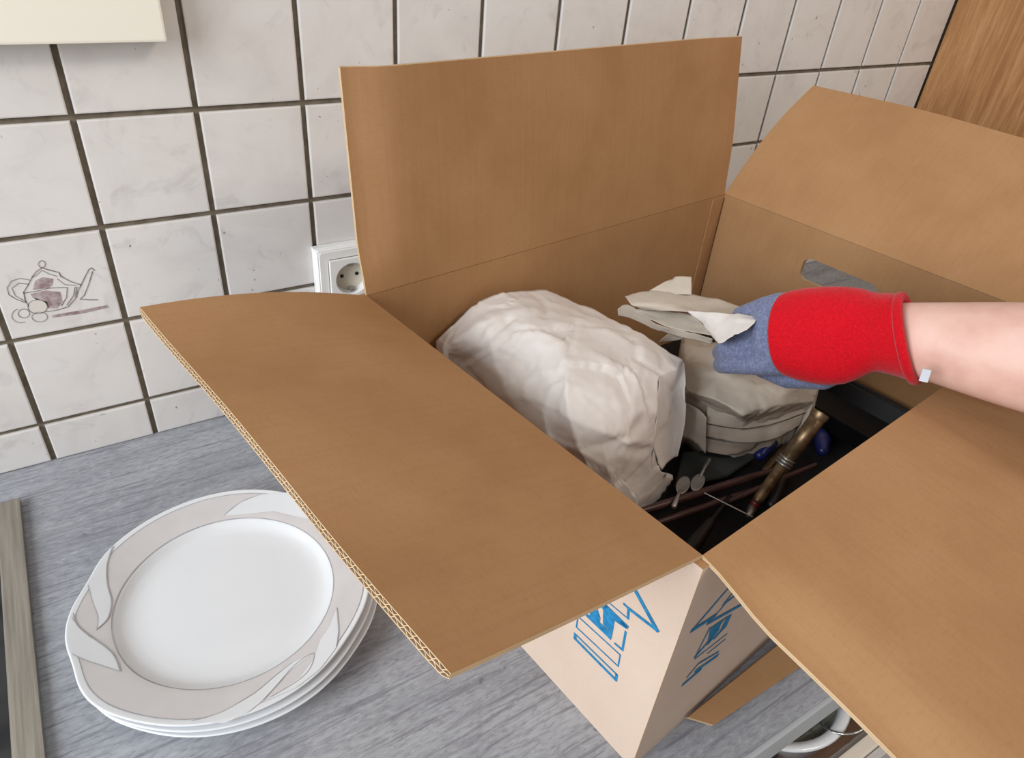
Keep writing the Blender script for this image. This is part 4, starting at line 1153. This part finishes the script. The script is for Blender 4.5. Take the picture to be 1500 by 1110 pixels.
# ---------------------------------------------------------------- packing paper
def crumple(co, seed, a1, a2):
    def cells(scale, amp, tilt):
        q = co * scale + Vector((seed, seed * 2.1, -seed))
        q += 0.35 * Vector((noise.noise(q * 0.7), noise.noise(q * 0.7 + Vector((9, 0, 0))), noise.noise(q * 0.7 + Vector((0, 9, 0)))))
        d, p = noise.voronoi(q)
        e = min(1.0, (d[1] - d[0]) / 0.55)
        c = p[0]
        tv = Vector((noise.noise(c * 3.1), noise.noise(c * 3.1 + Vector((5, 1, 0))), noise.noise(c * 3.1 + Vector((1, 7, 3)))))
        return amp * (e - 0.5) * (1 if noise.noise(c * 2.3) > -0.1 else -0.7) + tilt * amp * (q - c).dot(tv)
    return cells(17, a1, 2.2) + cells(42, a2, 1.5) + 0.0006 * noise.noise(co * 60)
def sheet_part(name, grid, parent, mat, seed, amp=0.0012, sub=4, th=0.0005):
    rows_ = [[V(p) for p in r] for r in grid]
    nr, nc = len(rows_), len(rows_[0])
    def cr(p, t):
        n_ = len(p); i = min(int(t), n_ - 2); t -= i
        p0, p1, p2, p3 = p[max(i - 1, 0)], p[i], p[i + 1], p[min(i + 2, n_ - 1)]
        return 0.5 * (2 * p1 + (p2 - p0) * t + (2 * p0 - 5 * p1 + 4 * p2 - p3) * t * t + (3 * p1 - 3 * p2 + p3 - p0) * t ** 3)
    R_, C_ = (nr - 1) * sub * 2, (nc - 1) * sub * 2
    bm = bmesh.new()
    gv = []
    for i in range(R_ + 1):
        row = []
        for j in range(C_ + 1):
            col = [cr(r, j / (sub * 2)) for r in rows_]
            p = cr(col, i / (sub * 2)) if nr > 1 else col[0]
            row.append(bm.verts.new(p))
        gv.append(row)
    for i in range(R_):
        for j in range(C_): bm.faces.new((gv[i][j], gv[i + 1][j], gv[i + 1][j + 1], gv[i][j + 1]))
    bm.normal_update()
    for v in bm.verts: v.co += v.normal * crumple(v.co, seed, amp * 1.4, amp)
    o = newobj(name, bm, mat, parent, True)
    s_ = o.modifiers.new('thickness', 'SOLIDIFY'); s_.thickness = th
    return o
SH = DATA['SH']
def drape(name, grid, parent, mat, seed, base_z, amp, shrink=0.96, up=12, sharp=0.55, creases=()):
    """paper shell: creased top surface through the grid points, sides hanging to base_z, closed underneath"""
    P = [[V(p) for p in r] for r in grid]
    nr, nc = len(P), len(P[0])
    def cr1(p, t):
        n_ = len(p); i = min(int(t), n_ - 2); t -= i
        p0, p1, p2, p3 = p[max(i - 1, 0)], p[i], p[i + 1], p[min(i + 2, n_ - 1)]
        c = 0.5 * (2 * p1 + (p2 - p0) * t + (2 * p0 - 5 * p1 + 4 * p2 - p3) * t * t + (3 * p1 - 3 * p2 + p3 - p0) * t ** 3)
        return c.lerp(p1.lerp(p2, t), sharp)
    R_, C_ = (nr - 1) * up, (nc - 1) * up
    cen_ = sum((p for r in P for p in r), Vector()) / (nr * nc)
    bm = bmesh.new()
    gv = []
    for i in range(R_ + 1):
        gv.append([bm.verts.new(cr1([cr1(r, j / up) for r in P], i / up)) for j in range(C_ + 1)])
    for i in range(R_):
        for j in range(C_):
            a_, b_, c_, d_ = gv[i][j], gv[i + 1][j], gv[i + 1][j + 1], gv[i][j + 1]
            if (a_.co - c_.co).length < (b_.co - d_.co).length:
                bm.faces.new((a_, b_, c_)); bm.faces.new((a_, c_, d_))
            else:
                bm.faces.new((a_, b_, d_)); bm.faces.new((b_, c_, d_))
    loop = [gv[0][j] for j in range(C_)] + [gv[i][C_] for i in range(R_)] + [gv[R_][j] for j in range(C_, 0, -1)] + [gv[i][0] for i in range(R_, 0, -1)]
    prev = loop
    for k in range(1, 6):
        t = k / 5
        cur = []
        for v in loop:
            q = v.co.lerp(Vector((cen_.x, cen_.y, v.co.z)), (1 - shrink) * t)
            q.z = v.co.z + (base_z - v.co.z) * t
            cur.append(bm.verts.new(q))
        for i in range(len(loop)):
            j = (i + 1) % len(loop)
            bm.faces.new((prev[i], cur[i], cur[j], prev[j]))
        prev = cur
    bm.faces.new(prev)
    bmesh.ops.recalc_face_normals(bm, faces=bm.faces[:])
    bmesh.ops.triangulate(bm, faces=[f for f in bm.faces if len(f.verts) > 4])
    bm.normal_update()
    segs = [(V(a_), V(b_), dep, wid) for pts_, dep, wid in creases for a_, b_ in zip(pts_, pts_[1:])]
    for v in bm.verts:
        best = 0.0
        for a_, b_, dep, wid in segs:
            q_, t_ = geometry.intersect_point_line(v.co, a_, b_)
            q_ = a_.lerp(b_, max(0.0, min(1.0, t_)))
            dv = v.co - q_; dv -= v.normal * dv.dot(v.normal)
            k_ = max(0.0, 1 - dv.length / wid)
            best = max(best, dep * k_)
        v.co += v.normal * (crumple(v.co, seed, amp, amp * 0.4) - best)
    return newobj(name, bm, mat, parent, True)
b1 = thing('wrapped_bundle', 'large bundle wrapped in pale grey packing paper at the left in the box', 'paper bundle')
drape('wrapping', DATA['BUN_GRID'], b1, M_paper, 2.3, 0.064, 0.0018, sharp=0.85, creases=DATA['CREASE'])
sheet_part('paper_fold', SH['bun_a'], b1, M_paper, 4.1, 0.0010)
b2 = thing('crumpled_paper', 'grey crumpled packing paper lying in folds under the gloved hand', 'packing paper')
drape('paper_mass', DATA['B2_GRID'], b2, M_paper2, 7.7, 0.066, 0.0030, 0.93, sharp=0.9)
for k in ('b2_a', 'b2_b', 'b2_c', 'b2_d'):
    sheet_part('paper_fold', SH[k], b2, M_paper2, 3.3 + ord(k[-1]), 0.0011)
b3 = thing('paper_sheet', 'folded sheet of grey packing paper held by the gloved hand', 'packing paper')
for k in ('held_top', 'held_white', 'held_shadow', 'held_low', 'held_flap', 'held_tri'):
    sheet_part('paper_fold', SH[k], b3, M_paper2 if k != 'held_white' else M_paper, 1.7 + len(k), 0.0009)

# ---------------------------------------------------------------- the person's arm and glove
AR = {k: V(v) for k, v in DATA['ARM'].items()}
ps = thing('person', 'bare forearm reaching into the box wearing a red and blue-grey knitted work glove', 'person')
K, Wp, CU, FO = AR['knuck'], AR['wrist'], AR['cuff'], AR['fore']
dh = (K - Wp).normalized()
tocam = (Vector((-0.0265, -0.761, 0.5679)) - K)
nh = (tocam - dh * tocam.dot(dh)).normalized()
nh = (nh * 0.92 + UP * 0.25); nh = (nh - dh * nh.dot(dh)).normalized()      # back of the hand
sh = dh.cross(nh).normalized()
if sh.z < 0: sh = -sh                                                        # index..little finger side upwards
FR = (sh, nh)
# arm (skin): hand core, wrist, forearm, elbow
ra = (FO - CU).normalized()
elbow = FO + Vector((0.045, -0.15, 0.035))
armp = [K - dh * 0.01, AR['palm'], Wp, CU, CU.lerp(FO, 0.5), FO, FO.lerp(elbow, 0.5), elbow, elbow + Vector((0.05, -0.03, 0.07)), elbow + Vector((0.10, -0.05, 0.17))]
armq = [(0.030, 0.010), (0.030, 0.012), (0.0235, 0.017), (0.0305, 0.0275), (0.0365, 0.032), (0.0435, 0.038), (0.047, 0.042), (0.045, 0.045), (0.047, 0.047), (0.049, 0.049)]
bm = bmesh.new()
tube(bm, armp, None, 24, True, FR, armq)
arm = newobj('arm', bm, M_skin, ps, True)
sb = arm.modifiers.new('smooth', 'SUBSURF'); sb.levels = 2; sb.render_levels = 2
bm = bmesh.new()
tube(bm, [elbow + Vector((0.078, -0.042, 0.125)), elbow + Vector((0.10, -0.05, 0.17)), elbow + Vector((0.15, -0.07, 0.28))], [0.064, 0.066, 0.070], 24, False)
slv = newobj('sleeve', bm, M_sleeve, ps, True)
s_ = slv.modifiers.new('thickness', 'SOLIDIFY'); s_.thickness = 0.003
# coated hand with five fingers
def hp(d_, s_, n_): return K + dh * d_ + sh * s_ + nh * n_
bm = bmesh.new()
tube(bm, [hp(-0.085, 0, -0.004), hp(-0.06, 0, -0.004), hp(-0.03, -0.001, -0.003), hp(-0.005, 0.0, -0.002), hp(0.008, 0.0, -0.006), hp(0.014, 0, -0.009)], None, 24, True, FR,
     [(0.030, 0.020), (0.035, 0.022), (0.0385, 0.0215), (0.0385, 0.019), (0.036, 0.015), (0.030, 0.008)])
fing = [(0.0285, 0.040, 0.026, 0.021, 0.0095, 22), (0.0100, 0.045, 0.029, 0.022, 0.0100, 26), (-0.0090, 0.042, 0.027, 0.022, 0.0100, 30), (-0.0270, 0.034, 0.021, 0.019, 0.0088, 36)]
# s>0 lies away from the body: little finger; s<0 towards the viewer: index
fing = [(-f[0],) + f[1:] for f in fing]
for s0, l1, l2, l3, r, b0 in fing:
    p = hp(-0.012, s0, -0.003); pts = [p, hp(0.004, s0, -0.004)]
    ang = math.radians(b0)
    for L, da in ((l1, 0), (l2, 42), (l3, 30)):
        ang += math.radians(da)
        pts.append(pts[-1] + dh * (L * math.cos(ang)) - nh * (L * math.sin(ang)) - sh * (s0 * 0.12))
    capsule(bm, pts, [r * 1.05, r * 1.08, r, r * 0.95, r * 0.82], 14)
# thumb from the side of the palm near its base
capsule(bm, [hp(-0.070, -0.022, -0.012), hp(-0.042, -0.036, -0.020), hp(-0.010, -0.036, -0.032), hp(0.014, -0.026, -0.038)], [0.015, 0.0145, 0.0110, 0.0092], 14)
gl = newobj('glove_coating', bm, M_blue, ps, True)
gl['label'] = 'blue-grey coated fingers and palm of the glove'
rm = gl.modifiers.new('merge', 'REMESH'); rm.mode = 'VOXEL'; rm.voxel_size = 0.0021; rm.use_smooth_shade = True
sm_ = gl.modifiers.new('relax', 'SMOOTH'); sm_.factor = 0.5; sm_.iterations = 3
# red knitted back and cuff: an open shell over the hand
bm = bmesh.new()
seg = 40
def shell_section(c, rs, rn, skew, bulge=0.0, tail=0.0):
    out = []
    for k in range(seg):
        a = 2 * math.pi * k / seg
        cs, sn = math.cos(a), math.sin(a)
        q = c + sh * (rs * cs) + nh * (rn * sn)
        # the edge runs further towards the fingers on the back than on the palm
        q += dh * skew * (0.5 + 0.5 * sn) 
        q -= dh * tail * (0.5 - 0.5 * cs)
        if bulge: q += (-sh) * bulge * max(0.0, -cs) ** 2
        q += (sh * cs + nh * sn) * (0.0012 * noise.noise(q * 60) + 0.0022 * noise.noise(q * 28))
        out.append(bm.verts.new(q))
    return out
secs = []
wr_ = Wp - dh * 0.0
axis = [(-0.022, -0.001, 0.0365, 0.0215, 0.022, 0.0), (-0.032, -0.001, 0.0395, 0.0235, 0.016, 0.002), (-0.046, 0.0, 0.0400, 0.0250, 0.006, 0.006), (-0.062, 0.0, 0.0385, 0.0255, 0.0, 0.008), (-0.078, 0.001, 0.0350, 0.0255, 0.0, 0.004)]
for d_, s_, rs, rn, sk, bu in axis: secs.append(shell_section(hp(d_, s_, -0.003), rs, rn, sk, bu))
L_ = (CU - Wp).length
dc = (CU - Wp).normalized()
for t, rs, rn, sk in ((0.15, 0.0325, 0.0265, 0.0), (0.4, 0.0330, 0.0285, 0.0), (0.65, 0.0340, 0.0300, 0.003), (0.85, 0.0345, 0.0315, 0.008), (1.0, 0.0350, 0.0325, 0.013)):
    secs.append(shell_section(Wp.lerp(CU, t), rs, rn, sk, 0.0, 0.008 * max(0, t - 0.5) * 2))
for A_, B_ in zip(secs, secs[1:]):
    for k in range(seg): bm.faces.new((A_[k], A_[(k + 1) % seg], B_[(k + 1) % seg], B_[k]))
bmesh.ops.recalc_face_normals(bm, faces=bm.faces[:])
hem_pts = [v.co.copy() for v in secs[-1]]
edge_pts = [v.co.copy() for v in secs[0]]
glove = newobj('glove', bm, M_red, ps, True)
glove['label'] = 'red knitted glove back and cuff'
s_ = glove.modifiers.new('thickness', 'SOLIDIFY'); s_.thickness = 0.0018; s_.offset = 1
sb = glove.modifiers.new('smooth', 'SUBSURF'); sb.levels = 1; sb.render_levels = 1
def loop_tube(name, pts, r, mat, parent):
    bm = bmesh.new(); n_ = len(pts); seg_ = 8; rings_ = []
    cen_ = sum(pts, Vector()) / n_
    for i in range(n_):
        d_ = (pts[(i + 1) % n_] - pts[i - 1]).normalized()
        o_ = (pts[i] - cen_); o_ = (o_ - d_ * o_.dot(d_)).normalized(); b_ = d_.cross(o_)
        rings_.append([bm.verts.new(pts[i] + o_ * (r * math.cos(2 * math.pi * k / seg_)) + b_ * (r * math.sin(2 * math.pi * k / seg_))) for k in range(seg_)])
    for i in range(n_):
        for k in range(seg_): bm.faces.new((rings_[i][k], rings_[i][(k + 1) % seg_], rings_[(i + 1) % n_][(k + 1) % seg_], rings_[(i + 1) % n_][k]))
    bmesh.ops.recalc_face_normals(bm, faces=bm.faces[:])
    return newobj(name, bm, mat, parent, True)
loop_tube('rolled_hem', hem_pts, 0.0042, M_red, glove)
# small silvery tag at the cuff
tg = AR['tag']
bm = box_bm(-0.005, 0.005, -0.0009, 0.0009, -0.0032, 0.0032, 0.0004)
rot = Matrix((dc.cross(nh).normalized(), nh, dc)).transposed().to_4x4()
for v in bm.verts: v.co = rot @ v.co + tg
M_tag = Mat('silver_tag', lin(176, 180, 186), rough=0.45, metal=0.3)
newobj('tag', bm, M_tag, glove)
